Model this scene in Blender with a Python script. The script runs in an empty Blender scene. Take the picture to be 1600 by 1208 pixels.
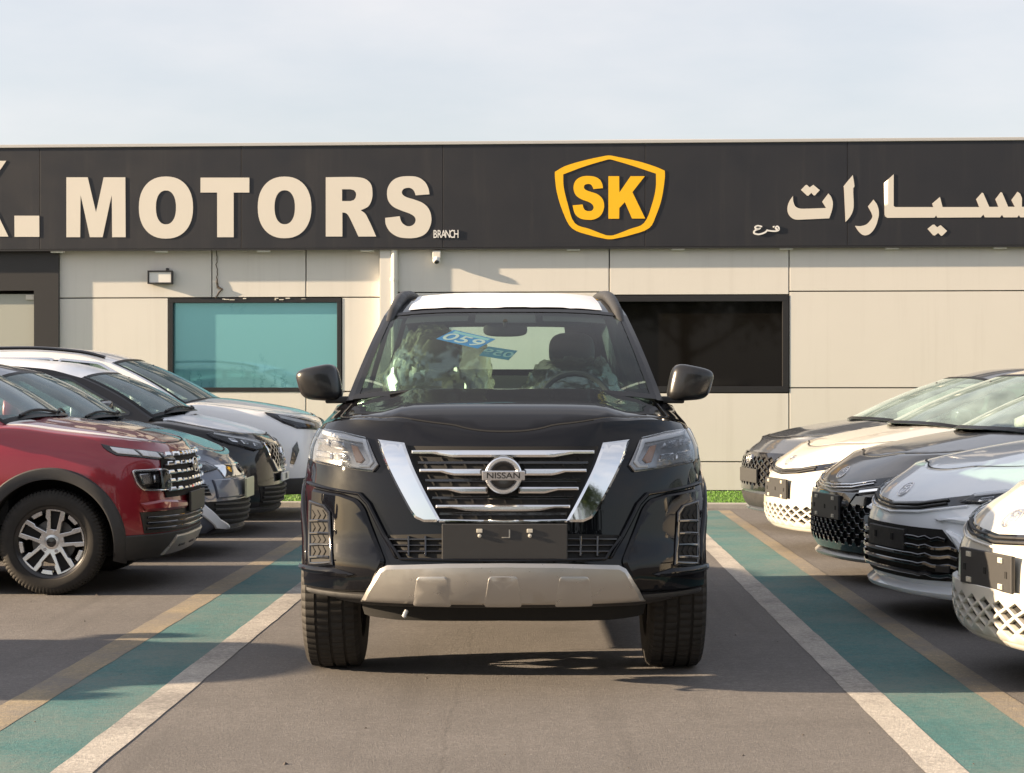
import bpy, bmesh, math, random
from mathutils import Vector, Matrix
from mathutils.geometry import delaunay_2d_cdt
R_ = math.radians
random.seed(7)
scene = bpy.context.scene
COL = scene.collection

# ------------------------------------------------------------------ camera, sky, sun, exposure
FPX, HOR, CAMH = 2900.0, 612.0, 1.25          # focal length in photo pixels, horizon row, lens height
cd = bpy.data.cameras.new('camera'); cam = bpy.data.objects.new('camera', cd); COL.objects.link(cam)
cd.sensor_width = 36.0; cd.lens = 36.0 * FPX / 1600.0; cd.shift_y = (HOR - 604.0) / 1600.0
cd.clip_start = 0.05; cd.clip_end = 2000.0
cam.location = (0, 0, CAMH); cam.rotation_euler = (R_(90), 0, 0)
scene.camera = cam

SUN_DIR = Vector((1.0, 0.075, -0.275)).normalized()      # the way the light travels
world = bpy.data.worlds.new('World'); scene.world = world; world.use_nodes = True
nt = world.node_tree; nt.nodes.clear()
wo = nt.nodes.new('ShaderNodeOutputWorld'); bg = nt.nodes.new('ShaderNodeBackground')
sky = nt.nodes.new('ShaderNodeTexSky'); sky.sky_type = 'NISHITA'; sky.sun_disc = False
sky.sun_elevation = math.asin(-SUN_DIR.z); sky.sun_rotation = math.atan2(-SUN_DIR.x, -SUN_DIR.y)
sky.dust_density = 2.2; sky.air_density = 1.0; sky.ozone_density = 1.6; sky.altitude = 10
tc = nt.nodes.new('ShaderNodeTexCoord')
mp = nt.nodes.new('ShaderNodeMapping'); mp.inputs['Scale'].default_value = (1.0, 1.0, 3.2)
nz = nt.nodes.new('ShaderNodeTexNoise'); nz.inputs['Scale'].default_value = 2.3; nz.inputs['Detail'].default_value = 7; nz.inputs['Roughness'].default_value = 0.55
cr = nt.nodes.new('ShaderNodeValToRGB'); cr.color_ramp.elements[0].position = 0.36; cr.color_ramp.elements[1].position = 0.78
cr.color_ramp.elements[0].color = (0.38, 0.38, 0.38, 1); cr.color_ramp.elements[1].color = (0.85, 0.85, 0.85, 1)
mx = nt.nodes.new('ShaderNodeMix'); mx.data_type = 'RGBA'
mx.inputs[7].default_value = (4.75, 4.55, 4.55, 1)           # thin high haze cloud
nt.links.new(tc.outputs['Generated'], mp.inputs['Vector']); nt.links.new(mp.outputs[0], nz.inputs['Vector'])
nt.links.new(nz.outputs[0], cr.inputs[0]); nt.links.new(cr.outputs[0], mx.inputs[0])
nt.links.new(sky.outputs[0], mx.inputs[6]); nt.links.new(mx.outputs[2], bg.inputs['Color'])
bg.inputs['Strength'].default_value = 0.062
nt.links.new(bg.outputs[0], wo.inputs['Surface'])
ld = bpy.data.lights.new('sun', 'SUN'); sun = bpy.data.objects.new('sun', ld); COL.objects.link(sun)
ld.energy = 5.0; ld.angle = R_(0.6); ld.color = (1.0, 0.77, 0.52)
sun.rotation_euler = SUN_DIR.to_track_quat('-Z', 'Y').to_euler(); sun.location = (-20, -5, 12)
vs = scene.view_settings; vs.view_transform = 'Standard'; vs.look = 'None'; vs.gamma = 1.0; vs.exposure = 1.80
try: vs.use_curve_mapping = False
except Exception: pass
scene.cycles.max_bounces = 7; scene.cycles.transparent_max_bounces = 12; scene.cycles.glossy_bounces = 4
scene.cycles.caustics_reflective = False; scene.cycles.caustics_refractive = False
scene.cycles.use_denoising = True

# ------------------------------------------------------------------ materials
def newmat(name):
    m = bpy.data.materials.new(name); m.use_nodes = True
    return m, m.node_tree, m.node_tree.nodes['Principled BSDF']
def mat(name, col, rough=0.5, metal=0.0, coat=0.0, var=0.0, vscale=8.0, bump=0.0, bscale=200.0, spec=0.5, coatr=0.03, rvar=0.0, trans=0.0):
    m, t, b = newmat(name)
    b.inputs['Base Color'].default_value = (*col, 1); b.inputs['Roughness'].default_value = rough
    b.inputs['Metallic'].default_value = metal; b.inputs['Coat Weight'].default_value = coat; b.inputs['Coat Roughness'].default_value = coatr
    b.inputs['Specular IOR Level'].default_value = spec; b.inputs['Transmission Weight'].default_value = trans
    if var or rvar or bump: tcn = t.nodes.new('ShaderNodeTexCoord')
    if var or rvar:
        n = t.nodes.new('ShaderNodeTexNoise'); n.inputs['Scale'].default_value = vscale; n.inputs['Detail'].default_value = 6; n.inputs['Roughness'].default_value = 0.62
        t.links.new(tcn.outputs['Object'], n.inputs['Vector'])
    if var:
        c = t.nodes.new('ShaderNodeMix'); c.data_type = 'RGBA'
        c.inputs[6].default_value = (*[max(0, x * (1 - var)) for x in col], 1); c.inputs[7].default_value = (*[min(1, x * (1 + var)) for x in col], 1)
        t.links.new(n.outputs[0], c.inputs[0]); t.links.new(c.outputs[2], b.inputs['Base Color'])
    if rvar:
        r = t.nodes.new('ShaderNodeMapRange'); r.inputs[1].default_value = 0.3; r.inputs[2].default_value = 0.7
        r.inputs[3].default_value = max(0, rough - rvar); r.inputs[4].default_value = min(1, rough + rvar)
        t.links.new(n.outputs[0], r.inputs[0]); t.links.new(r.outputs[0], b.inputs['Roughness'])
    if bump:
        n2 = t.nodes.new('ShaderNodeTexNoise'); n2.inputs['Scale'].default_value = bscale; n2.inputs['Detail'].default_value = 4
        bp = t.nodes.new('ShaderNodeBump'); bp.inputs['Strength'].default_value = bump; bp.inputs['Distance'].default_value = 0.01
        t.links.new(tcn.outputs['Object'], n2.inputs['Vector']); t.links.new(n2.outputs[0], bp.inputs['Height']); t.links.new(bp.outputs[0], b.inputs['Normal'])
    return m
def paint(name, col, metal=0.0, rough=0.35, dust=0.12, dcol=(0.42, 0.36, 0.29), spec=0.5, coat=1.0):
    """car paint: lacquer over colour, with a thin film of dust that lies on upward faces"""
    m, t, b = newmat(name)
    b.inputs['Metallic'].default_value = metal; b.inputs['Coat Weight'].default_value = coat; b.inputs['Specular IOR Level'].default_value = spec
    b.inputs['Roughness'].default_value = rough
    tcn = t.nodes.new('ShaderNodeTexCoord'); n = t.nodes.new('ShaderNodeTexNoise'); n.inputs['Scale'].default_value = 5; n.inputs['Detail'].default_value = 8
    n.inputs['Roughness'].default_value = 0.7
    t.links.new(tcn.outputs['Object'], n.inputs['Vector'])
    g = t.nodes.new('ShaderNodeNewGeometry'); sx = t.nodes.new('ShaderNodeSeparateXYZ'); t.links.new(g.outputs['Normal'], sx.inputs[0])
    mr = t.nodes.new('ShaderNodeMapRange'); mr.inputs[1].default_value = 0.3; mr.inputs[2].default_value = 1.0; mr.inputs[3].default_value = 0.15; mr.inputs[4].default_value = 1.0
    t.links.new(sx.outputs[2], mr.inputs[0])
    k = t.nodes.new('ShaderNodeMath'); k.operation = 'MULTIPLY'; t.links.new(mr.outputs[0], k.inputs[0]); t.links.new(n.outputs[0], k.inputs[1])
    k2 = t.nodes.new('ShaderNodeMath'); k2.operation = 'MULTIPLY'; t.links.new(k.outputs[0], k2.inputs[0]); k2.inputs[1].default_value = dust * 2
    c = t.nodes.new('ShaderNodeMix'); c.data_type = 'RGBA'; c.inputs[6].default_value = (*col, 1); c.inputs[7].default_value = (*dcol, 1)
    t.links.new(k2.outputs[0], c.inputs[0]); t.links.new(c.outputs[2], b.inputs['Base Color'])
    cw = t.nodes.new('ShaderNodeMapRange'); cw.inputs[1].default_value = 0; cw.inputs[2].default_value = 0.5; cw.inputs[3].default_value = 0.02; cw.inputs[4].default_value = 0.35
    t.links.new(k2.outputs[0], cw.inputs[0]); t.links.new(cw.outputs[0], b.inputs['Coat Roughness'])
    return m
def glassmat(name, tint, refl=1.0, rough=0.0, dirt_sheen=0.0, f0=1.5, dcol=(0.5, 0.5, 0.46)):
    m = bpy.data.materials.new(name); m.use_nodes = True; t = m.node_tree; t.nodes.clear()
    o = t.nodes.new('ShaderNodeOutputMaterial'); tr = t.nodes.new('ShaderNodeBsdfTransparent'); tr.inputs[0].default_value = (*tint, 1)
    gl = t.nodes.new('ShaderNodeBsdfGlossy'); gl.inputs['Roughness'].default_value = rough; gl.inputs['Color'].default_value = (0.95, 0.98, 1, 1)
    fr = t.nodes.new('ShaderNodeFresnel'); fr.inputs[0].default_value = f0
    mu = t.nodes.new('ShaderNodeMath'); mu.operation = 'MULTIPLY'; mu.inputs[1].default_value = refl; mu.use_clamp = True
    mxs = t.nodes.new('ShaderNodeMixShader')
    t.links.new(fr.outputs[0], mu.inputs[0]); t.links.new(mu.outputs[0], mxs.inputs[0]); t.links.new(tr.outputs[0], mxs.inputs[1]); t.links.new(gl.outputs[0], mxs.inputs[2])
    last = mxs
    if dirt_sheen:
        df = t.nodes.new('ShaderNodeBsdfDiffuse'); df.inputs[0].default_value = (*dcol, 1)
        tcn = t.nodes.new('ShaderNodeTexCoord'); n = t.nodes.new('ShaderNodeTexNoise'); n.inputs['Scale'].default_value = 4; n.inputs['Detail'].default_value = 8
        t.links.new(tcn.outputs['Object'], n.inputs['Vector'])
        q = t.nodes.new('ShaderNodeMath'); q.operation = 'MULTIPLY'; q.inputs[1].default_value = dirt_sheen * 2; t.links.new(n.outputs[0], q.inputs[0])
        m2 = t.nodes.new('ShaderNodeMixShader'); t.links.new(q.outputs[0], m2.inputs[0]); t.links.new(mxs.outputs[0], m2.inputs[1]); t.links.new(df.outputs[0], m2.inputs[2]); last = m2
    t.links.new(last.outputs[0], o.inputs['Surface'])
    return m

M = {}
M['black_paint'] = paint('black_paint', (0.0034, 0.0038, 0.0060), dust=0.008, spec=0.0, coat=0.75)
M['red_paint'] = paint('red_paint', (0.29, 0.006, 0.02), metal=0.15, rough=0.3, dust=0.015)
M['slate_paint'] = paint('slate_paint', (0.07, 0.082, 0.105), metal=0.3, dust=0.03)
M['grey_paint'] = paint('grey_paint', (0.15, 0.145, 0.14), metal=0.3, dust=0.10)
M['blue_grey_paint'] = paint('blue_grey_paint', (0.12, 0.14, 0.19), metal=0.2, dust=0.02)
M['white_paint'] = paint('white_paint', (0.88, 0.88, 0.885), dust=0.01)
M['cream_paint'] = paint('cream_paint', (0.58, 0.56, 0.51), dust=0.04)
M['silver_paint'] = paint('silver_paint', (0.84, 0.88, 0.93), metal=0.0, dust=0.03)
M['charcoal_paint'] = paint('charcoal_paint', (0.008, 0.008, 0.010), dust=0.02, spec=0.1)
M['chrome'] = mat('chrome', (0.88, 0.89, 0.9), 0.05, 1.0)
M['mirror_cap'] = mat('mirror_cap', (0.012, 0.012, 0.013), 0.28, coat=0.4)
M['bar_chrome'] = mat('bar_chrome', (0.95, 0.95, 0.96), 0.2, 1.0)
M['satin'] = mat('satin', (0.50, 0.485, 0.46), 0.32, 0.8, rvar=0.06, vscale=20)
M['alloy'] = mat('alloy', (0.74, 0.74, 0.75), 0.22, 0.9)
M['plastic'] = mat('plastic', (0.022, 0.022, 0.023), 0.55, var=0.3, vscale=20, rvar=0.1)
M['cladding'] = mat('cladding', (0.045, 0.045, 0.047), 0.6, var=0.2, vscale=12, bump=0.05, bscale=900)
M['gloss_black'] = mat('gloss_black', (0.008, 0.008, 0.01), 0.12, coat=1.0)
M['frit'] = mat('frit', (0.008, 0.008, 0.009), 0.35, spec=0.25)
M['void'] = mat('void', (0.006, 0.006, 0.006), 0.8)
M['rubber'] = mat('rubber', (0.020, 0.018, 0.016), 0.75, var=0.75, vscale=14, bump=0.1, bscale=300)
M['rim_dark'] = mat('rim_dark', (0.03, 0.03, 0.032), 0.35, 0.4, coat=0.5)
M['trim'] = mat('trim', (0.035, 0.036, 0.038), 0.7, var=0.2, vscale=30)
M['seat'] = mat('seat', (0.03, 0.03, 0.032), 0.6, var=0.2, vscale=30, bump=0.1)
M['lining'] = mat('lining', (0.16, 0.16, 0.155), 0.85)
M['film'] = mat('film', (0.78, 0.80, 0.83), 0.32, var=0.05, vscale=6, bump=0.18, bscale=9)
M['film_paint'] = mat('film_paint', (0.84, 0.87, 0.92), 0.35, coat=0.3, var=0.05, vscale=6, bump=0.1, bscale=12)
M['lamp_back'] = mat('lamp_back', (0.05, 0.05, 0.055), 0.25, 0.6)
M['lamp_silver'] = mat('lamp_silver', (0.34, 0.34, 0.345), 0.2, 0.7)
M['lamp_chrome'] = mat('lamp_chrome', (0.8, 0.8, 0.82), 0.12, 0.9)
M['drl'] = mat('drl', (0.82, 0.83, 0.85), 0.25, 0.0, coat=1.0)
M['amber'] = mat('amber', (0.55, 0.30, 0.18), 0.3, coat=1.0)
M['tail_red'] = mat('tail_red', (0.3, 0.01, 0.01), 0.15, coat=1.0)
M['plate_black'] = mat('plate_black', (0.035, 0.035, 0.036), 0.5, var=0.12, vscale=30)
M['plate_pale'] = mat('plate_pale', (0.62, 0.60, 0.40), 0.4)
M['plate_white'] = mat('plate_white', (0.75, 0.75, 0.72), 0.4)
M['clip'] = mat('clip', (0.68, 0.64, 0.55), 0.35, 0.3)
M['tape'] = mat('tape', (0.74, 0.72, 0.70), 0.4)
M['glass'] = glassmat('glass', (0.70, 0.84, 0.80), 0.6, dirt_sheen=0.014)
M['glass_dust_sheen'] = glassmat('glass_dust_sheen', (0.85, 0.95, 0.93), 1.15, dirt_sheen=0.21, dcol=(0.50, 0.66, 0.67))  # dust film, tinted teal and thickened to stand in for sky light on the screens
M['glass_dark'] = glassmat('glass_dark', (0.7, 0.78, 0.75), 0.8, dirt_sheen=0.04)
M['lens'] = glassmat('lens', (0.93, 0.94, 0.95), 1.0)
M['sticker_blue'] = mat('sticker_blue', (0.02, 0.26, 0.68), 0.4)
M['ink_white'] = mat('ink_white', (0.8, 0.8, 0.8), 0.5)
M['ink_black'] = mat('ink_black', (0.01, 0.01, 0.01), 0.5)

# ------------------------------------------------------------------ object helpers
def obj(name, verts, faces, m, parent=None, ang=40.0, loc=None, mats=None, fmi=None):
    me = bpy.data.meshes.new(name); me.from_pydata([tuple(v) for v in verts], [], faces)
    if mats:
        for q in mats: me.materials.append(q)
        if fmi: me.polygons.foreach_set('material_index', fmi)
    elif m is not None: me.materials.append(m)
    me.validate()
    me.polygons.foreach_set('use_smooth', [ang > 0] * len(me.polygons))
    if ang > 0: me.set_sharp_from_angle(angle=R_(ang))
    me.update()
    o = bpy.data.objects.new(name, me); COL.objects.link(o)
    if parent is not None: o.parent = parent
    if loc is not None: o.location = loc
    return o
def empty(name, loc=(0, 0, 0), rz=0.0, parent=None):
    o = bpy.data.objects.new(name, None); COL.objects.link(o); o.empty_display_size = 0.2
    o.location = loc; o.rotation_euler = (0, 0, rz)
    if parent is not None: o.parent = parent
    return o
def tag(o, label=None, cat=None, group=None, kind=None):
    if label: o['label'] = label
    if cat: o['category'] = cat
    if group: o['group'] = group
    if kind: o['kind'] = kind
    return o
def copy_tree(o, parent=None):
    c = o.copy(); COL.objects.link(c); c.parent = parent
    for ch in list(o.children): copy_tree(ch, c)
    return c
class MB:
    """collects simple solids into one mesh"""
    def __init__(s): s.v = []; s.f = []; s.flat = False
    def add(s, v, f):
        n = len(s.v); s.v += [Vector(p) for p in v]; s.f += [tuple(i + n for i in q) for q in f]; return s
    def box(s, c, d, rot=None, bev=0.0):
        hx, hy, hz = d[0] / 2, d[1] / 2, d[2] / 2
        if bev > 0:
            s.flat = True; bm = bmesh.new(); bmesh.ops.create_cube(bm, size=1.0)
            for v in bm.verts: v.co = Vector((v.co.x * d[0], v.co.y * d[1], v.co.z * d[2]))
            bmesh.ops.bevel(bm, geom=list(bm.edges), offset=bev, segments=2, affect='EDGES', profile=0.6)
            bm.verts.index_update()
            vv = [v.co.copy() for v in bm.verts]; ff = [tuple(v.index for v in f.verts) for f in bm.faces]; bm.free()
        else:
            vv = [Vector((x, y, z)) for x in (-hx, hx) for y in (-hy, hy) for z in (-hz, hz)]
            ff = [(0, 1, 3, 2), (4, 6, 7, 5), (0, 4, 5, 1), (2, 3, 7, 6), (0, 2, 6, 4), (1, 5, 7, 3)]
        if rot is not None: vv = [rot @ v for v in vv]
        return s.add([v + Vector(c) for v in vv], ff)
    def tube(s, pts, r, seg=8, cap=True):
        pts = [Vector(p) for p in pts]; n = len(pts); rr = r if hasattr(r, '__len__') else [r] * n
        vv = []; prev = None
        for i, p in enumerate(pts):
            d = (pts[min(i + 1, n - 1)] - pts[max(i - 1, 0)]).normalized()
            if prev is None:
                u = d.orthogonal().normalized()
            else:
                u = (prev - d * prev.dot(d)).normalized()
            prev = u; w = d.cross(u)
            for k in range(seg):
                a = 2 * math.pi * k / seg; vv.append(p + (u * math.cos(a) + w * math.sin(a)) * rr[i])
        ff = [(i * seg + k, i * seg + (k + 1) % seg, (i + 1) * seg + (k + 1) % seg, (i + 1) * seg + k) for i in range(n - 1) for k in range(seg)]
        if cap: ff += [tuple(range(seg))[::-1], tuple((n - 1) * seg + k for k in range(seg))]
        return s.add(vv, ff)
    def lathe(s, prof, axis='x', seg=48, c=(0, 0, 0)):
        vv = []
        for k in range(seg):
            a = 2 * math.pi * k / seg
            for (u, r) in prof:
                q = (u, r * math.cos(a), r * math.sin(a)) if axis == 'x' else ((r * math.cos(a), u, r * math.sin(a)) if axis == 'y' else (r * math.cos(a), r * math.sin(a), u))
                vv.append(Vector(q) + Vector(c))
        n = len(prof)
        ff = [(k * n + i, k * n + i + 1, ((k + 1) % seg) * n + i + 1, ((k + 1) % seg) * n + i) for k in range(seg) for i in range(n - 1)]
        return s.add(vv, ff)
    def blob(s, c, r, ex=2.6, nu=24, nv=14, rot=None, warp=None):
        vv = []
        def sp(a, e): return math.copysign(abs(a) ** (2 / e), a)
        for j in range(nv + 1):
            th = -math.pi / 2 + math.pi * j / nv
            for i in range(nu):
                ph = 2 * math.pi * i / nu
                v = Vector((r[0] * sp(math.cos(th), ex) * sp(math.cos(ph), ex), r[1] * sp(math.cos(th), ex) * sp(math.sin(ph), ex), r[2] * sp(math.sin(th), ex)))
                if warp: v = warp(v)
                if rot is not None: v = rot @ v
                vv.append(v + Vector(c))
        ff = [(j * nu + i, j * nu + (i + 1) % nu, (j + 1) * nu + (i + 1) % nu, (j + 1) * nu + i) for j in range(nv) for i in range(nu)]
        return s.add(vv, ff)
    def build(s, name, m, parent=None, ang=40.0, **k): return obj(name, s.v, s.f, m, parent, 0 if s.flat else ang, **k)

def pchip(tab):
    xs = [t[0] for t in tab]; ys = [t[1] for t in tab]; n = len(xs)
    d = [(ys[i + 1] - ys[i]) / (xs[i + 1] - xs[i]) for i in range(n - 1)]
    m = [0.0] * n
    m[0] = d[0]; m[-1] = d[-1]
    for i in range(1, n - 1):
        m[i] = 0.0 if d[i - 1] * d[i] <= 0 else 2 * d[i - 1] * d[i] / (d[i - 1] + d[i])
    def f(x):
        if x <= xs[0]: return ys[0]
        if x >= xs[-1]: return ys[-1]
        i = 0
        while x > xs[i + 1]: i += 1
        h = xs[i + 1] - xs[i]; t = (x - xs[i]) / h; t2 = t * t; t3 = t2 * t
        return (2 * t3 - 3 * t2 + 1) * ys[i] + (t3 - 2 * t2 + t) * h * m[i] + (-2 * t3 + 3 * t2) * ys[i + 1] + (t3 - t2) * h * m[i + 1]
    return f
def area2(p): return sum(p[i][0] * p[(i + 1) % len(p)][1] - p[(i + 1) % len(p)][0] * p[i][1] for i in range(len(p))) / 2
def resample(p, step):
    o = []
    for i in range(len(p)):
        a, b = p[i], p[(i + 1) % len(p)]; L = math.hypot(b[0] - a[0], b[1] - a[1]); n = max(1, int(math.ceil(L / step)))
        for k in range(n): o.append((a[0] + (b[0] - a[0]) * k / n, a[1] + (b[1] - a[1]) * k / n))
    return o
def inset(p, d):
    """shrink a counter-clockwise loop by d (a clockwise hole grows)"""
    o = []; n = len(p)
    for i in range(n):
        a, b, c = p[i - 1], p[i], p[(i + 1) % n]
        e1 = Vector((b[0] - a[0], b[1] - a[1])); e2 = Vector((c[0] - b[0], c[1] - b[1]))
        if e1.length < 1e-9 or e2.length < 1e-9: o.append(b); continue
        e1.normalize(); e2.normalize(); n1 = Vector((-e1.y, e1.x)); n2 = Vector((-e2.y, e2.x)); q = n1 + n2
        if q.length < 1e-6: q = n1
        q.normalize(); k = d / max(0.5, q.dot(n1)); o.append((b[0] + q.x * k, b[1] + q.y * k))
    return o
def inside(pt, p):
    x, y = pt; c = False; n = len(p); j = n - 1
    for i in range(n):
        xi, yi = p[i]; xj, yj = p[j]
        if (yi > y) != (yj > y) and x < (xj - xi) * (y - yi) / (yj - yi) + xi: c = not c
        j = i
    return c
def smooth_loop(p, it=2, keep=()):
    """round a traced loop off by corner cutting"""
    for _ in range(it):
        o = []
        for i in range(len(p)):
            a, b = p[i], p[(i + 1) % len(p)]
            o.append((a[0] * .75 + b[0] * .25, a[1] * .75 + b[1] * .25)); o.append((a[0] * .25 + b[0] * .75, a[1] * .25 + b[1] * .75))
        p = o
    return p
def rnd(p, r, seg=3):
    """round the corners of a loop with radius about r"""
    o = []; n = len(p)
    for i in range(n):
        a, b, c = Vector(p[i - 1]), Vector(p[i]), Vector(p[(i + 1) % n])
        u, w = a - b, c - b
        k = min(r, u.length * .45, w.length * .45); s = b + u.normalized() * k; e = b + w.normalized() * k
        for q in range(seg + 1):
            t = q / seg; z = s * (1 - t) ** 2 + b * 2 * t * (1 - t) + e * t * t; o.append((z.x, z.y))
    return o
def ribbon(pts, w):
    """outline of a polyline w wide (w may be a list)"""
    ww = w if hasattr(w, '__len__') else [w] * len(pts); l = []; r = []
    for i, p in enumerate(pts):
        a = pts[max(i - 1, 0)]; b = pts[min(i + 1, len(pts) - 1)]; d = Vector((b[0] - a[0], b[1] - a[1])).normalized(); h = ww[i] / 2
        l.append((p[0] - d.y * h, p[1] + d.x * h)); r.append((p[0] + d.y * h, p[1] - d.x * h))
    return r + l[::-1]
def drape(loop, fmap, holes=(), h0=-0.004, h1=0.008, bev=0.0, grid=0.05, back=False):
    """solid plate: outline (with holes) in 2D laid on the surface fmap(a, b, lift)"""
    loops = [list(loop)] + [list(h) for h in holes]
    for i, p in enumerate(loops):
        if (area2(p) > 0) != (i == 0): p = p[::-1]
        loops[i] = resample(p, grid)
    ins = [inset(p, bev) if bev > 0 else p for p in loops]
    pts = []; edges = []
    for p in ins:
        n0 = len(pts); pts += [Vector(q) for q in p]; edges += [(n0 + i, n0 + (i + 1) % len(p)) for i in range(len(p))]
    nb = len(pts)
    boxes = [(min(q[0] for q in p), max(q[0] for q in p), min(q[1] for q in p), max(q[1] for q in p)) for p in ins]
    def inn(q):
        if not inside(q, ins[0]): return False
        for p, b in zip(ins[1:], boxes[1:]):
            if b[0] <= q[0] <= b[1] and b[2] <= q[1] <= b[3] and inside(q, p): return False
        return True
    b = boxes[0]; x = b[0] + grid / 2
    nx = int((b[1] - b[0]) / grid); ny = int((b[3] - b[2]) / grid)
    if nx >= 1 and ny >= 1 and nx * ny < 6000:
        for i in range(nx + 1):
            for j in range(ny + 1):
                q = (b[0] + (i + .5) * (b[1] - b[0]) / (nx + 1), b[2] + (j + .5) * (b[3] - b[2]) / (ny + 1))
                if inn(q) and min((q[0] - t.x) ** 2 + (q[1] - t.y) ** 2 for t in pts[:nb]) > (grid * .35) ** 2: pts.append(Vector(q))
    vo, eo, fo, *_ = delaunay_2d_cdt(pts, edges, [], 0, 1e-7)
    verts = [fmap(q.x, q.y, h1) for q in vo]; faces = []
    for f in fo:
        c = (sum(vo[i].x for i in f) / len(f), sum(vo[i].y for i in f) / len(f))
        if inn(c): faces.append(tuple(f))
    cap = list(faces)
    for p, pi in zip(loops, ins):
        n = len(p); o0 = len(verts); verts += [fmap(q[0], q[1], h0) for q in p]
        if bev > 0:
            o1 = len(verts); verts += [fmap(q[0], q[1], h1 - bev * 0.8) for q in p]
            o2 = len(verts); verts += [fmap(q[0], q[1], h1) for q in pi]
            for i in range(n):
                j = (i + 1) % n; faces.append((o0 + i, o0 + j, o1 + j, o1 + i)); faces.append((o1 + i, o1 + j, o2 + j, o2 + i))
        else:
            o2 = len(verts); verts += [fmap(q[0], q[1], h1) for q in p]
            for i in range(n):
                j = (i + 1) % n; faces.append((o0 + i, o0 + j, o2 + j, o2 + i))
    if back:
        nv = len(verts); verts += [fmap(q.x, q.y, h0) for q in vo]; faces += [tuple(i + nv for i in f[::-1]) for f in cap]
    return verts, faces
def weld(v, f, d=1e-5):
    bm = bmesh.new(); bv = [bm.verts.new(p) for p in v]
    for q in f:
        try: bm.faces.new([bv[i] for i in q])
        except ValueError: pass
    bmesh.ops.remove_doubles(bm, verts=bm.verts, dist=d); bm.verts.index_update()
    r = [x.co.copy() for x in bm.verts], [tuple(x.index for x in q.verts) for q in bm.faces]; bm.free(); return r
def plate(name, loop, fmap, m, parent=None, ang=30.0, **k):
    v, f = weld(*drape(loop, fmap, **k)); return obj(name, v, f, m, parent, ang)
def text_mesh(name, s, m, parent, mtx, size=1.0, depth=0.002, offset=0.0, sx=1.0, align='CENTER'):
    cu = bpy.data.curves.new('t', 'FONT'); cu.body = s; cu.size = size; cu.extrude = depth / 2; cu.align_x = align; cu.align_y = 'CENTER'; cu.offset = offset
    o = bpy.data.objects.new('t', cu); COL.objects.link(o); dg = bpy.context.evaluated_depsgraph_get()
    me = bpy.data.meshes.new_from_object(o.evaluated_get(dg)); bpy.data.objects.remove(o)
    me.materials.clear(); me.materials.append(m); me.transform(Matrix.Diagonal((sx, 1, 1, 1))); me.transform(mtx); me.name = name
    q = bpy.data.objects.new(name, me); COL.objects.link(q)
    if parent is not None: q.parent = parent
    return q

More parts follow.
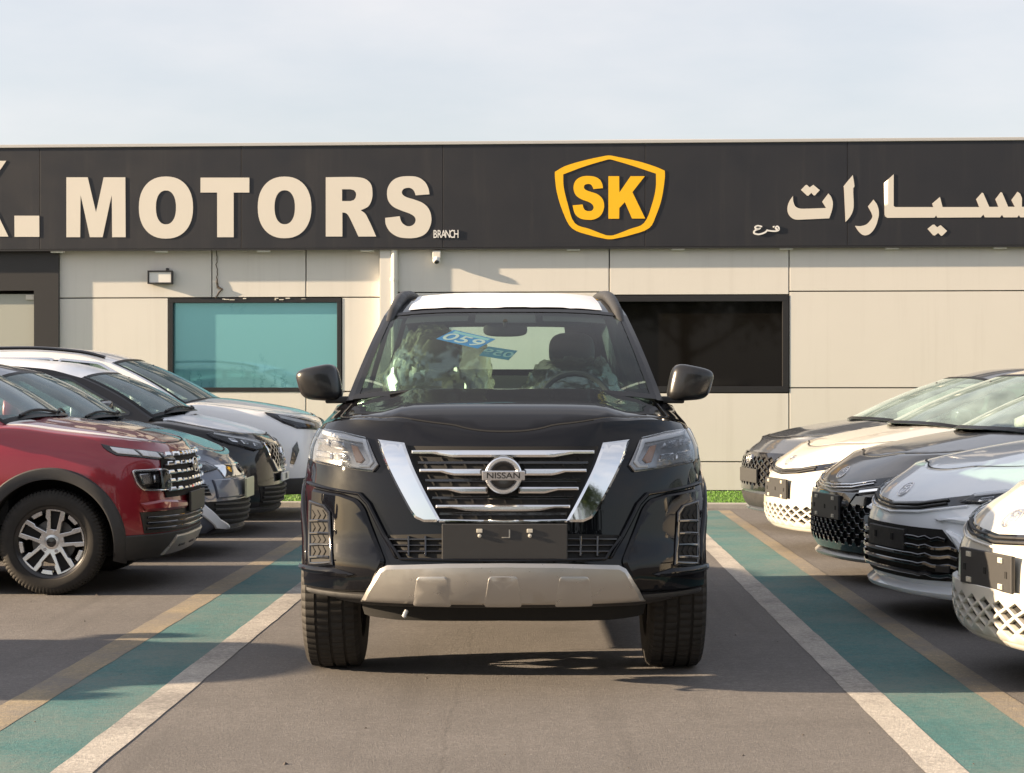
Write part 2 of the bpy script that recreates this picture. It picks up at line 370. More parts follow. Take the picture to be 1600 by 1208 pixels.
# ------------------------------------------------------------------ ground
def ground_mat(name, base, wear=None, wear_amt=0.0, spark=0.25, patch=0.30):
    m, t, b = newmat(name); L = t.links.new
    tcn = t.nodes.new('ShaderNodeTexCoord')
    def noise(sc, det=6, ro=0.6):
        n = t.nodes.new('ShaderNodeTexNoise'); n.inputs['Scale'].default_value = sc; n.inputs['Detail'].default_value = det; n.inputs['Roughness'].default_value = ro
        L(tcn.outputs['Object'], n.inputs['Vector']); return n
    def mixc(fac, A, B, mode='MIX'):
        c = t.nodes.new('ShaderNodeMix'); c.data_type = 'RGBA'; c.blend_type = mode
        if isinstance(fac, float): c.inputs[0].default_value = fac
        else: L(fac, c.inputs[0])
        for q, i in ((A, 6), (B, 7)):
            if isinstance(q, tuple): c.inputs[i].default_value = (*q, 1)
            else: L(q, c.inputs[i])
        return c.outputs[2]
    def ramp(src, a, bb, lo=0.0, hi=1.0):
        r = t.nodes.new('ShaderNodeMapRange'); r.inputs[1].default_value = a; r.inputs[2].default_value = bb; r.inputs[3].default_value = lo; r.inputs[4].default_value = hi
        L(src, r.inputs[0]); return r.outputs[0]
    big = noise(0.35, 5); mid = noise(3.0, 8, 0.7); fine = noise(95, 5, 0.75); grit = noise(260, 2, 0.5)
    d = tuple(x * (1 - patch) for x in base); u = tuple(min(1, x * (1 + patch)) for x in base)
    c = mixc(ramp(big.outputs[0], .35, .65), d, u)
    c = mixc(ramp(mid.outputs[0], .38, .62, 0, .6), c, tuple(x * .70 for x in base))
    c = mixc(ramp(fine.outputs[0], .45, .66, 0, .8), c, tuple(min(1, x * 1.5) for x in base))
    c = mixc(ramp(grit.outputs[0], .62, .74, 0, spark), c, (0.5, 0.46, 0.4))
    c = mixc(ramp(grit.outputs[0], .36, .26, 0, .8), c, (0.03, 0.03, 0.03))
    gr2 = noise(42, 4, 0.8); c = mixc(ramp(gr2.outputs[0], .40, .62, 0, .55), c, tuple(x * .45 for x in base)); c = mixc(ramp(gr2.outputs[0], .58, .72, 0, .6), c, tuple(min(1, x * 1.9) for x in base))
    g3 = noise(20, 6, 0.85); c = mixc(ramp(g3.outputs[0], .44, .60, 0, .5), c, tuple(x * .58 for x in base)); c = mixc(ramp(g3.outputs[0], .60, .70, 0, .45), c, tuple(min(1, x * 1.7) for x in base))
    st = noise(0.8, 4, 0.55); c = mixc(ramp(st.outputs[0], .60, .74, 0, .38), c, tuple(x * .5 for x in base))
    vo = t.nodes.new('ShaderNodeTexVoronoi'); vo.feature = 'DISTANCE_TO_EDGE'; vo.inputs['Scale'].default_value = 0.33; vo.inputs['Randomness'].default_value = 1.0
    wv = t.nodes.new('ShaderNodeMix'); wv.data_type = 'VECTOR'; wv.inputs[0].default_value = .12; L(tcn.outputs['Object'], wv.inputs[4]); L(noise(1.6, 6, .7).outputs['Color'], wv.inputs[5]); L(wv.outputs[1], vo.inputs['Vector'])
    c = mixc(ramp(vo.outputs[0], .0025, .0, 0, .22), c, (0.035, 0.033, 0.03))
    mpz = t.nodes.new('ShaderNodeMapping'); mpz.inputs['Scale'].default_value = (5.5, .22, 1); L(tcn.outputs['Object'], mpz.inputs['Vector']); tk = t.nodes.new('ShaderNodeTexNoise'); tk.inputs['Scale'].default_value = 1.0; tk.inputs['Detail'].default_value = 5; L(mpz.outputs[0], tk.inputs['Vector']); c = mixc(ramp(tk.outputs[0], .56, .70, 0, .35), c, tuple(x * .55 for x in base))
    if wear:
        w1 = noise(1.1, 9, 0.72); w2 = noise(34, 6, 0.75)
        a = t.nodes.new('ShaderNodeMath'); a.operation = 'ADD'; L(w1.outputs[0], a.inputs[0])
        s = t.nodes.new('ShaderNodeMath'); s.operation = 'MULTIPLY'; s.inputs[1].default_value = .6; L(w2.outputs[0], s.inputs[0]); L(s.outputs[0], a.inputs[1])
        c = mixc(ramp(a.outputs[0], 1.02 - wear_amt, 1.12 - wear_amt * .6, 0, .8), c, wear)
    L(c, b.inputs['Base Color']); b.inputs['Roughness'].default_value = 0.85; b.inputs['Specular IOR Level'].default_value = 0.3
    bp = t.nodes.new('ShaderNodeBump'); bp.inputs['Strength'].default_value = 0.7; bp.inputs['Distance'].default_value = 0.008
    L(fine.outputs[0], bp.inputs['Height']); L(bp.outputs[0], b.inputs['Normal'])
    return m
ASPH = (0.178, 0.168, 0.163)
M['asphalt'] = ground_mat('asphalt', ASPH)
M['line_white'] = ground_mat('line_white', (0.50, 0.47, 0.43), ASPH, 0.27, 0.1, 0.1)
M['line_cream'] = ground_mat('line_cream', (0.36, 0.30, 0.205), ASPH, 0.34, 0.1, 0.15)
M['line_teal'] = ground_mat('line_teal', (0.072, 0.195, 0.20), (0.15, 0.19, 0.18), 0.34, 0.12, 0.15)

o = obj('ground', [(-400, -400, 0), (400, -400, 0), (400, 400, 0), (-400, 400, 0)], [(0, 1, 2, 3)], M['asphalt'])
tag(o, kind='structure')
LS = 0.0207                                              # the bays run a little off the view axis
def strip(name, x0, x1, y0, y1, z, m, seg=150, jit=0.003):
    v = []; f = []
    for i in range(seg + 1):
        y = y0 + (y1 - y0) * i / seg; s = LS * (y - 6.08)
        v += [(x0 + s + random.uniform(-jit, jit), y, z), (x1 + s + random.uniform(-jit, jit), y, z)]
        if i: f.append((2 * i - 2, 2 * i - 1, 2 * i + 1, 2 * i))
    return tag(obj(name, v, f, m), kind='structure')
for sgn in (-1, 1):
    a = (-1.513, -1.375) if sgn < 0 else (1.356, 1.497); c = (-2.06, -1.90) if sgn < 0 else (1.885, 2.01)
    t0, t1 = (c[1], a[0]) if sgn < 0 else (a[1], c[0])
    strip('bay_strip', t0 - .006, t1 + .006, -6, 19.8 + .3 * sgn * -1, 0.0013, M['line_teal'])
    strip('bay_line', a[0], a[1], -6, 19.8 - .3 * sgn, 0.0026, M['line_white'])
    strip('bay_line', c[0], c[1], -6, 19.8 - .3 * sgn, 0.0026, M['line_cream'])
# loose grit on the tarmac
gv = MB()
for _ in range(36):
    y = random.uniform(5.6, 12); x = random.uniform(-.29, .29) * y; r = random.uniform(.003, .008) * (1.7 if random.random() < .06 else 1)
    a = random.random() * 6.28
    gv.add([(x + r * math.cos(a), y + r * math.sin(a), .0), (x + r * math.cos(a + 2.2), y + r * math.sin(a + 2.2), .0), (x + r * math.cos(a + 4.1), y + r * math.sin(a + 4.1), .0), (x, y, .002 + r * .5)], [(0, 1, 3), (1, 2, 3), (2, 0, 3)])
M['grit'] = mat('grit', (0.06, 0.05, 0.045), 0.9)
tag(gv.build('grit', M['grit']), 'fine dark grit scattered over the tarmac', 'grit', kind='stuff')

# ------------------------------------------------------------------ showroom building (local axes: x along the wall, y into it)
BD, BM = 22.6, -0.056
BTH = math.atan(BM); BC, BS = math.cos(BTH), math.sin(BTH)
def b_lx(px, ly=0.0):
    q = (px - 800) / FPX; return (q * BD + q * ly * BC + ly * BS) / (BC - q * BS)
def b_z(px, py, ly=0.0):
    lx = b_lx(px, ly); return CAMH + (HOR - py) * (BD + lx * BS + ly * BC) / FPX
M['panel'] = mat('panel', (0.70, 0.68, 0.635), 0.45, var=0.03, vscale=1.3, bump=0.004, bscale=30, rvar=0.08)
M['backing'] = mat('backing', (0.05, 0.045, 0.04), 0.8)
M['fascia'] = mat('fascia', (0.017, 0.018, 0.023), 0.45, var=0.06, vscale=1.6, rvar=0.1)
M['dark_clad'] = mat('dark_clad', (0.022, 0.022, 0.024), 0.5, var=0.1, vscale=2)
M['letter'] = mat('letter', (0.68, 0.645, 0.575), 0.45, var=0.03, vscale=2)
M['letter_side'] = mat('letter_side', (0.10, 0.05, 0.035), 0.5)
M['yellow'] = mat('yellow', (0.90, 0.50, 0.008), 0.4)
M['frame'] = mat('frame', (0.018, 0.018, 0.02), 0.4, var=0.3, vscale=10)
M['metal_cap'] = mat('metal_cap', (0.55, 0.54, 0.52), 0.4, 0.3)
M['pipe'] = mat('pipe', (0.70, 0.68, 0.62), 0.5)
M['lamp_diff'] = mat('lamp_diff', (0.75, 0.75, 0.72), 0.4)
M['stain'] = mat('stain', (0.07, 0.055, 0.045), 0.9)
def streak(m, amt=.14):
    t = m.node_tree; L = t.links.new; b = t.nodes['Principled BSDF']; src = b.inputs['Base Color'].links[0].from_socket
    tcn = t.nodes.new('ShaderNodeTexCoord'); mp_ = t.nodes.new('ShaderNodeMapping'); mp_.inputs['Scale'].default_value = (7, 7, .35); n_ = t.nodes.new('ShaderNodeTexNoise'); n_.inputs['Scale'].default_value = 1.0; n_.inputs['Detail'].default_value = 7; n_.inputs['Roughness'].default_value = .65
    L(tcn.outputs['Object'], mp_.inputs['Vector']); L(mp_.outputs[0], n_.inputs['Vector']); r = t.nodes.new('ShaderNodeMapRange'); r.inputs[1].default_value = .52; r.inputs[2].default_value = .74; r.inputs[4].default_value = amt; L(n_.outputs[0], r.inputs[0])
    c = t.nodes.new('ShaderNodeMix'); c.data_type = 'RGBA'; L(r.outputs[0], c.inputs[0]); L(src, c.inputs[6]); c.inputs[7].default_value = (.30, .26, .21, 1); L(c.outputs[2], b.inputs['Base Color'])
streak(M['panel'], .12); streak(M['fascia'], .04)
def teal_mat():
    m, t, b = newmat('teal_film'); L = t.links.new
    b.inputs['Roughness'].default_value = 0.035; b.inputs['Metallic'].default_value = 0.4
    tcn = t.nodes.new('ShaderNodeTexCoord'); n = t.nodes.new('ShaderNodeTexNoise'); n.inputs['Scale'].default_value = 0.9; n.inputs['Detail'].default_value = 3
    w = t.nodes.new('ShaderNodeTexWave'); w.inputs['Scale'].default_value = 2.4; w.inputs['Distortion'].default_value = 11; w.inputs['Detail'].default_value = 8; w.inputs['Detail Scale'].default_value = 3.0; w.inputs['Detail Roughness'].default_value = .75
    L(tcn.outputs['Object'], n.inputs['Vector']); L(tcn.outputs['Object'], w.inputs['Vector'])
    r1 = t.nodes.new('ShaderNodeMapRange'); r1.inputs[1].default_value = .50; r1.inputs[2].default_value = .60; L(n.outputs[0], r1.inputs[0])
    r2 = t.nodes.new('ShaderNodeMapRange'); r2.inputs[1].default_value = .90; r2.inputs[2].default_value = 1.0; L(w.outputs[0], r2.inputs[0])
    k = t.nodes.new('ShaderNodeMath'); k.operation = 'MULTIPLY'; L(r1.outputs[0], k.inputs[0]); L(r2.outputs[0], k.inputs[1])
    c = t.nodes.new('ShaderNodeMix'); c.data_type = 'RGBA'; c.inputs[6].default_value = (0.21, 0.50, 0.56, 1); c.inputs[7].default_value = (0.10, 0.30, 0.35, 1)
    L(k.outputs[0], c.inputs[0]); L(c.outputs[2], b.inputs['Base Color']); return m
M['teal_film'] = teal_mat()
M['dark_glass'] = mat('dark_glass', (0.007, 0.006, 0.005), 0.04, spec=0.22)
M['frost'] = mat('frost', (0.40, 0.41, 0.37), 0.15, spec=0.5)

bld = empty('showroom_building', (0, BD, 0), BTH)
tag(bld, 'cream panelled single storey car showroom with a black sign fascia', 'building')
X0, X1 = -14.0, 14.0
w = MB(); w.box((0, 4.6, 1.95), (28, 8.6, 3.9)); w.build('wall', M['backing'], bld)
w = MB(); w.box((0, 4.5, 3.97), (27.6, 8.4, .12)); w.build('roof', M['metal_cap'], bld)
LEFT, RIGHT = 0.07, 0.0
GAP = 0.014
def panel(x0, x1, z0, z1, ly):
    t = MB(); d = 0.30 - ly - .02
    t.box(((x0 + x1) / 2, ly + d / 2, (z0 + z1) / 2), (x1 - x0 - GAP, d, z1 - z0 - GAP), bev=0.004)
    return t.build('wall_panel', M['panel'], bld)
bx = lambda px, ly=0.0: b_lx(px, ly)
TOP = 3.02
rx = [bx(612), bx(952), bx(1233)] ; nxt = rx[-1]
zr = [.05, .40, 1.295, 2.46, TOP]
for z0, z1 in zip(zr[:-1], zr[1:]): panel(rx[0], rx[1], z0, z1, RIGHT)
zw0, zw1 = b_z(1100, 614), b_z(1100, 461)
for z0, z1 in ((.05, .40), (.40, zw0), (zw1, TOP)): panel(rx[1], rx[2], z0, z1, RIGHT)
while nxt < X1 - .5:
    x2 = min(nxt + 3.3, X1)
    for z0, z1 in zip(zr[:-1], zr[1:]): panel(nxt, x2, z0, z1, RIGHT)
    nxt = x2
# left bays sit a little deeper
l = [bx(92, LEFT), bx(263, LEFT), bx(331, LEFT), bx(478, LEFT), bx(534, LEFT), bx(594, LEFT)]
zl0, zl1 = b_z(400, 613, LEFT), b_z(400, 467, LEFT)
for a, b in ((0, 2), (2, 3), (3, 5)): panel(l[a], l[b], zl1 + .015, TOP, LEFT)
panel(l[0], l[1], 1.25, zl1 + .015, LEFT); panel(l[4], l[5], 1.25, zl1 + .015, LEFT)
panel(l[1], l[4], 1.25, zl0, LEFT)
panel(l[0], l[3], .05, 1.25, LEFT); panel(l[3], l[5], .05, 1.25, LEFT)
t = MB(); t.box(((bx(594) + bx(612)) / 2, .1, 1.52), (bx(612) - bx(594) - .006, .32, 2.96), bev=.004); t.build('pilaster', M['panel'], bld)
# dark entrance surround with a frosted glass door
dk = .015
t = MB(); xa, xb = bx(53, dk), bx(92, dk) - .006
t.box(((xa + xb) / 2, dk + .15, 1.52), (xb - xa, .3, 2.96)); t.box(((X0 + xa) / 2, dk + .15, 2.75), (xa - X0, .3, .5)); t.build('entrance_surround', M['dark_clad'], bld)
xd = xa - 1.15
for i in range(3):
    d = MB(); d.box((xa - .58 - i * 1.16, dk + .09, 1.26), (1.14, .02, 2.4)); g = d.build('door', M['frost'], bld)
    d = MB(); d.box((xa - .07 - i * 1.16, dk + .07, 2.42), (.10, .03, .06)); d.build('hinge', M['letter'], g)
t = MB(); t.box(((X0 + xa - 3.5) / 2, dk + .15, 1.3), (xa - 3.5 - X0, .3, 2.4)); t.build('entrance_wall', M['dark_clad'], bld)
def window(x0, x1, z0, z1, ly, fw, pane_m, depth=.10):
    f = MB()
    for c, d in ((((x0 + x1) / 2, ly + depth / 2, z1 - fw / 2), (x1 - x0, depth, fw)), (((x0 + x1) / 2, ly + depth / 2, z0 + fw / 2), (x1 - x0, depth, fw)),
                 ((x0 + fw / 2, ly + depth / 2, (z0 + z1) / 2), (fw, depth, z1 - z0 - 2 * fw)), ((x1 - fw / 2, ly + depth / 2, (z0 + z1) / 2), (fw, depth, z1 - z0 - 2 * fw))):
        f.box(c, d, bev=.004)
    o = f.build('window', M['frame'], bld)
    p = MB(); p.box(((x0 + x1) / 2, ly + depth * .75, (z0 + z1) / 2), (x1 - x0 - 2 * fw + .01, .012, z1 - z0 - 2 * fw + .01)); p.build('pane', pane_m, o)
    return o
wl = window(l[1] + .004, l[4] - .004, zl0 + .004, zl1 + .008, LEFT - .006, .055, M['teal_film']); wl['label'] = 'window covered with teal reflective film'
wr = window(rx[1] + .004, rx[2] - .004, zw0 + .004, zw1 - .004, RIGHT - .004, .075, M['dark_glass']); wr['label'] = 'dark window with black frame'
# old sealant chips on the frame edge
random.seed(3)
for i in range(9):
    u = random.uniform(l[1] + .3, l[4] - .2); d = MB(); d.box((u, LEFT - .010, zl1 - .003 + random.uniform(-.01, .01)), (random.uniform(.02, .07), .006, random.uniform(.006, .014)), bev=.003); d.build('sealant_chip', M['letter'], wl)
# sign fascia, panel by panel
FL = -0.11
fas = empty('fascia', (0, 0, 0), 0, bld)
fz0, fz1 = 3.0, 4.245
e = [X0] + [bx(p, FL) for p in (-568, -253, 62, 377, 692, 1008, 1324, 1640)] + [X1]
for a, b in zip(e[:-1], e[1:]):
    t = MB(); t.box(((a + b) / 2, FL + .2, (fz0 + fz1) / 2), (b - a - .005, .4, fz1 - fz0), bev=.003); t.build('fascia_panel', M['fascia'], fas)
t = MB(); t.box((0, FL + .2, fz1 + .022), (X1 - X0, .44, .04), bev=.006); t.build('coping', M['metal_cap'], bld)
t = MB(); t.box((0, FL + .015, fz0 - .012), (X1 - X0, .028, .02)); t.build('drip_edge', M['frame'], bld)
for px in (-74, 88, 251, 411, 573, 896, 1060, 1229, 1395, 1564, 1730):
    t = MB(); t.box((bx(px, FL), FL + .06, fz0 - .026), (.16, .06, .03), bev=.004); t.build('soffit_light', M['lamp_diff'], bld)
def fmap_f(px, py, h):
    ly = FL - h; return Vector((b_lx(px, FL), ly, b_z(px, py, FL)))
def sc(pts, k, ox, oy): return [(ox + x / k, oy + y / k) for x, y in pts]
def ell(cx, cy, rx_, ry_, n=2.25, seg=48):
    o = []
    for i in range(seg):
        a = 2 * math.pi * i / seg; c, s = math.cos(a), math.sin(a)
        o.append((cx + rx_ * math.copysign(abs(c) ** (2 / n), c), cy + ry_ * math.copysign(abs(s) ** (2 / n), s)))
    return o
def letter(loop, holes=(), m='letter', depth=.007, par=None, grid=14):
    v, f = drape([(x, -y) for x, y in loop], lambda a, b, h: fmap_f(a, -b, h), holes=[[(x, -y) for x, y in q] for q in holes], h0=0.004, h1=depth, bev=0.2, grid=grid)
    v, f = weld(v, f)
    # faces that do not look out of the wall are the dark returns
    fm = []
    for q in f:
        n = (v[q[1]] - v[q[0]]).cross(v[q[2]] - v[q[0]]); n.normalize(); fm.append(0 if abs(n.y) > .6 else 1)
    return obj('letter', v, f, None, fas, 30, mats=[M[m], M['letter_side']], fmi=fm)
def lz(loop, holes, k, ox, oy, m='letter', sm=False, **kw):
    letter(sc(loop, k, ox, oy), [sc(h, k, ox, oy) for h in holes], m, **kw)
KA = (4.0, 0, 240)
S_LOOP = [(1295,240),(1197,247),(1185,215),(1165,198),(1140,195),(1115,203),(1103,222),(1110,242),(1135,258),(1190,275),(1250,300),(1290,340),(1308,400),(1300,460),(1270,510),(1220,537),(1150,545),(1075,535),(1020,500),(990,450),(985,402),(1088,390),(1098,425),(1120,450),(1150,460),(1180,450),(1196,425),(1192,400),(1165,378),(1105,355),(1045,328),(1010,290),(998,240),(1005,190),(1035,145),(1080,120),(1145,112),(1215,120),(1265,155),(1288,200)]
def half_smooth(p):
    """Catmull-Rom through traced points, corners kept where the turn is sharp"""
    o = []; n = len(p)
    for i in range(n):
        p0, p1, p2, p3 = [Vector(p[(i + k) % n]) for k in (-1, 0, 1, 2)]
        def turn(a, b, c):
            u, w_ = (b - a).normalized(), (c - b).normalized(); return u.dot(w_)
        m1 = (p2 - p0) * .5 if turn(p0, p1, p2) > .6 else (p2 - p1); m2 = (p3 - p1) * .5 if turn(p1, p2, p3) > .6 else (p2 - p1)
        L12 = (p2 - p1).length; m1 = m1.normalized() * L12; m2 = m2.normalized() * L12
        for k in range(4):
            t = k / 4; t2 = t * t; t3 = t2 * t
            q = p1 * (2 * t3 - 3 * t2 + 1) + m1 * (t3 - 2 * t2 + t) + p2 * (-2 * t3 + 3 * t2) + m2 * (t3 - t2); o.append((q.x, q.y))
    return o
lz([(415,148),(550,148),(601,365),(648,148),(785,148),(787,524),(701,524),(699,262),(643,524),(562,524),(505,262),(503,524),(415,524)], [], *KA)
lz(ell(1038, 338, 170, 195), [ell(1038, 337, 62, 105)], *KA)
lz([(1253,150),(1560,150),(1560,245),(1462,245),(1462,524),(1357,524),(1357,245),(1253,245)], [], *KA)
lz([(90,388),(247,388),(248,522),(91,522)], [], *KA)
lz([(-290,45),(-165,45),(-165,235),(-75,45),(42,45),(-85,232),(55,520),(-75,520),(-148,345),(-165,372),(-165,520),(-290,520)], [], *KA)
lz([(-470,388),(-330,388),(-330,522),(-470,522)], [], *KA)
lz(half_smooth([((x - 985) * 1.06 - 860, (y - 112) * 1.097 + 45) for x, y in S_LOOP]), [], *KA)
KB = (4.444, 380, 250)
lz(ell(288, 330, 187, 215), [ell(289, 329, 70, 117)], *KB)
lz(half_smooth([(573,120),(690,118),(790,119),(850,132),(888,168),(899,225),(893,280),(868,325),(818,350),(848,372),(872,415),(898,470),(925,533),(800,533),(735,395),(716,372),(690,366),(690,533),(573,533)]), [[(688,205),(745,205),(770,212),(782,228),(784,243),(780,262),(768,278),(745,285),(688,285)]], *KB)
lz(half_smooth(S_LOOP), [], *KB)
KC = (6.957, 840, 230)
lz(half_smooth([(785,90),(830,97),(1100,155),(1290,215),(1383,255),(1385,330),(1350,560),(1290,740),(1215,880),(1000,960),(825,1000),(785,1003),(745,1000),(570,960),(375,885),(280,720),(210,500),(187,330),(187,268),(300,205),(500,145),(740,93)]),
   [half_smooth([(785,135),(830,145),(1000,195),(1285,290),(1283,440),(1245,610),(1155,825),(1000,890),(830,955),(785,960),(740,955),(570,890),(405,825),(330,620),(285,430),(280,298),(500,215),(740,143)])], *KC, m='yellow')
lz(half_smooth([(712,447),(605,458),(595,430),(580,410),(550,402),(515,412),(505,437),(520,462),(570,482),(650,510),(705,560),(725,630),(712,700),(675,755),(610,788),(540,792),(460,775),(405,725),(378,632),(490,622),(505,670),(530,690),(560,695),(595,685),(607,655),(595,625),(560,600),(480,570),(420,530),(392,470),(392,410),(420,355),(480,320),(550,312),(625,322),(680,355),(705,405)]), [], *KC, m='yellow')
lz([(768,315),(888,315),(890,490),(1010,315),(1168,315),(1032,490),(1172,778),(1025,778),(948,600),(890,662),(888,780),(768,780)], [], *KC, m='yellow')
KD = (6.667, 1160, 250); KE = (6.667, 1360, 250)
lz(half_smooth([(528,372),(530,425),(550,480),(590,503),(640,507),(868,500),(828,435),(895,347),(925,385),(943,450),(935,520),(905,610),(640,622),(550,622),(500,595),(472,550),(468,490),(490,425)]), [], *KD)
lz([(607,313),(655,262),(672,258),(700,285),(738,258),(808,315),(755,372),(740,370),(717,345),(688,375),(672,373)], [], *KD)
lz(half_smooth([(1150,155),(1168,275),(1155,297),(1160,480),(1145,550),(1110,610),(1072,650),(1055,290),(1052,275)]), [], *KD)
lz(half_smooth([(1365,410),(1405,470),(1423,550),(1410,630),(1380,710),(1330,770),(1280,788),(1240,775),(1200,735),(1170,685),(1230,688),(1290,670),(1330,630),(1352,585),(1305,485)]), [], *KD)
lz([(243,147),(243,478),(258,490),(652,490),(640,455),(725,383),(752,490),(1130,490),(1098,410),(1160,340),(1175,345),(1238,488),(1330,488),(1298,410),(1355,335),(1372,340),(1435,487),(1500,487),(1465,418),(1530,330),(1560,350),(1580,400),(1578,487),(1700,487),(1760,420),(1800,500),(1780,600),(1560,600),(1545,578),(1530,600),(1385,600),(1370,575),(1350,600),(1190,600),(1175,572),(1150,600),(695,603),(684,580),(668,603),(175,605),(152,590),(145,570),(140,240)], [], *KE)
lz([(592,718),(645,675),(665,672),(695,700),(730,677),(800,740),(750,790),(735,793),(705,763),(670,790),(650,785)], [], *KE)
# small white lettering
M['small_white'] = mat('small_white', (0.75, 0.75, 0.74), 0.5)
def spl(p, k=5):
    o = []
    for i in range(len(p) - 1):
        p0, p1, p2, p3 = Vector(p[max(i - 1, 0)]), Vector(p[i]), Vector(p[i + 1]), Vector(p[min(i + 2, len(p) - 1)])
        for q in range(k):
            t = q / k; z = .5 * ((2 * p1) + (p2 - p0) * t + (2 * p0 - 5 * p1 + 4 * p2 - p3) * t * t + (3 * p1 - p0 - 3 * p2 + p3) * t ** 3); o.append((z.x, z.y))
    return o + [p[-1]]
for st, wd in (([(205,696),(160,686),(132,700),(150,718),(190,712)], 15), ([(178,718),(130,735),(122,762),(160,776),(205,768),(240,752),(262,728)], 17), ([(262,735),(300,741),(345,742),(376,732),(378,706),(362,692),(346,704),(356,722),(376,722)], 16), ([(318,700),(334,692)], 14)):
    s2 = spl(st) if len(st) > 2 else st
    v, f = drape([(x, -y) for x, y in sc(ribbon(s2, wd), *KD)], lambda a, b, h: fmap_f(a, -b, h), h0=.002, h1=.014 , grid=3); obj('small_letter', v, f, M['small_white'], fas)
zc = b_z(694, 366.5, FL)
for i, ch in enumerate('BRANCH'):
    xx = b_lx(680.0 + i * 6.6, FL)
    text_mesh('small_letter', ch, M['small_white'], fas, Matrix.Translation((xx, FL - .008, zc)) @ Matrix.Rotation(R_(90), 4, 'X'), size=.135, depth=.012, offset=.0012, sx=.66)
# wall fittings
def on_wall(px, py, ly): return Vector((b_lx(px, ly), ly, b_z(px, py, ly)))
def world_of(p): return Vector((p.x * BC - p.y * BS, BD + p.x * BS + p.y * BC, p.z))
p = on_wall(251, 433.5, LEFT - .05)
fl = empty('floodlight', world_of(p), BTH)
tag(fl, 'small rectangular floodlight fixed to the wall above the teal window', 'floodlight')
t = MB(); t.box((0, .015, 0), (.30, .07, .165), bev=.012); t.build('housing', M['frame'], fl)
t = MB()
for c, d in (((0, -.03, .075), (.31, .03, .016)), ((0, -.03, -.075), (.31, .03, .016)), ((-.147, -.03, 0), (.016, .03, .134)), ((.147, -.03, 0), (.016, .03, .134))): t.box(c, d, bev=.003)
t.build('bezel', M['frame'], fl)
t = MB(); t.box((0, -.024, 0), (.272, .01, .13), bev=.003); t.build('reflector', M['lamp_diff'], fl)
t = MB(); t.box((.08, .03, .095), (.03, .06, .04)); t.build('bracket', M['frame'], fl)
p = on_wall(683, 402, -.02)
cc = empty('security_camera', world_of(p), BTH); tag(cc, 'small white dome security camera under the black fascia beside the drain pipe', 'security camera')
t = MB(); t.box((0, -.03, .03), (.10, .09, .09), bev=.008); t.build('junction_box', M['pipe'], cc)
t = MB(); t.blob((0, -.06, -.04), (.048, .048, .045), 2.1); t.build('housing', M['lamp_diff'], cc)
t = MB(); t.blob((0.002, -.075, -.056), (.036, .036, .034), 2.0); t.build('dome', M['gloss_black'], cc)
p = on_wall(617, 500, -.05)
dp = empty('drain_pipe', (0, 0, 0)); dp.location = world_of(Vector((bx(617), -.05, 0))); dp.rotation_euler = (0, 0, BTH)
tag(dp, 'off white vertical drain pipe on the wall beneath the fascia', 'pipe')
t = MB(); t.tube([(0, 0, .05), (0, 0, 1.5), (0, 0, 2.99)], .042, 14); t.build('pipe', M['pipe'], dp)
for z in (1.0, 2.62): t = MB(); t.tube([(0, 0, z - .02), (0, 0, z + .02)], .05, 14); t.build('clamp', M['pipe'], dp)
# loose cable end hanging on the wall
random.seed(5)
cab = [on_wall(337.5 + random.uniform(-1.2, 1.2) + i * .15, 390 + i * 3.9, LEFT - .012) for i in range(16)] + [on_wall(347, 452, LEFT - .02), on_wall(342, 457, LEFT - .02), on_wall(337, 466, LEFT - .015)]
t = MB(); t.tube([world_of(q) for q in cab], [.005] * 12 + [.008, .011, .012, .014, .014, .01, .007], 6)
tag(t.build('loose_cable', M['stain']), 'frayed loose cable hanging down the wall above the teal window', 'cable')
# rooftop conduit
t = MB(); t.tube([world_of(Vector((x, .35, 4.33 + .01 * math.sin(x)))) for x in [bx(640) + i * .5 for i in range(11)]], .018, 8)
tag(t.build('roof_conduit', M['metal_cap']), 'thin metal conduit lying along the roof edge over the fascia', 'conduit')

# ------------------------------------------------------------------ kerb and turf strip
def wl_(x, y, z): return world_of(Vector((x, y, z)))
M['kerb'] = mat('kerb', (0.36, 0.35, 0.33), 0.8, var=0.25, vscale=5, bump=0.2, bscale=60)
kb = empty('kerb', (0, BD, 0), BTH); tag(kb, kind='structure')
KX = -2.62
x = -7.0; i = 0
while x < 8:
    t = MB(); t.box((x + .5, KX + .07, .02), (.992, .14, .07), bev=.012); t.build('kerbstone', M['kerb'], kb); x += 1.0
t = MB(); t.box((-10.5, KX + .07, .02), (6.98, .14, .07)); t.box((11, KX + .07, .02), (5.98, .14, .07)); tag(t.build('kerb_run', M['kerb'], kb), kind='stuff')
M['turf_base'] = mat('turf_base', (0.045, 0.10, 0.012), 0.9, var=0.3, vscale=20)
M['turf'] = mat('turf', (0.10, 0.24, 0.02), 0.6, var=0.4, vscale=6)
t = MB(); t.box((0, (KX + .14) / 2, .01), (28, -(KX + .14), .07)); o = t.build('turf_bed', M['turf_base']); o.location = (0, BD, 0); o.rotation_euler = (0, 0, BTH); tag(o, kind='structure')
random.seed(11); gv = MB(); vv = []; ff = []
for _ in range(34000):
    x = random.uniform(-4.2, 4.6); y = random.uniform(KX + .15, -.03); h = random.uniform(.010, .022); a = random.random() * 6.28; w_ = .004; lx_, ly_ = random.uniform(-.02, .02), random.uniform(-.02, .02)
    p0 = wl_(x - w_ * math.cos(a), y - w_ * math.sin(a),   .044); p1 = wl_(x + w_ * math.cos(a), y + w_ * math.sin(a),   .044); p2 = wl_(x + lx_, y + ly_,   .044 + h)
    n = len(vv); vv += [p0, p1, p2]; ff.append((n, n + 1, n + 2))
tag(obj('turf', vv, ff, M['turf']), 'bright green turf strip between kerb and showroom wall', 'turf', kind='stuff')

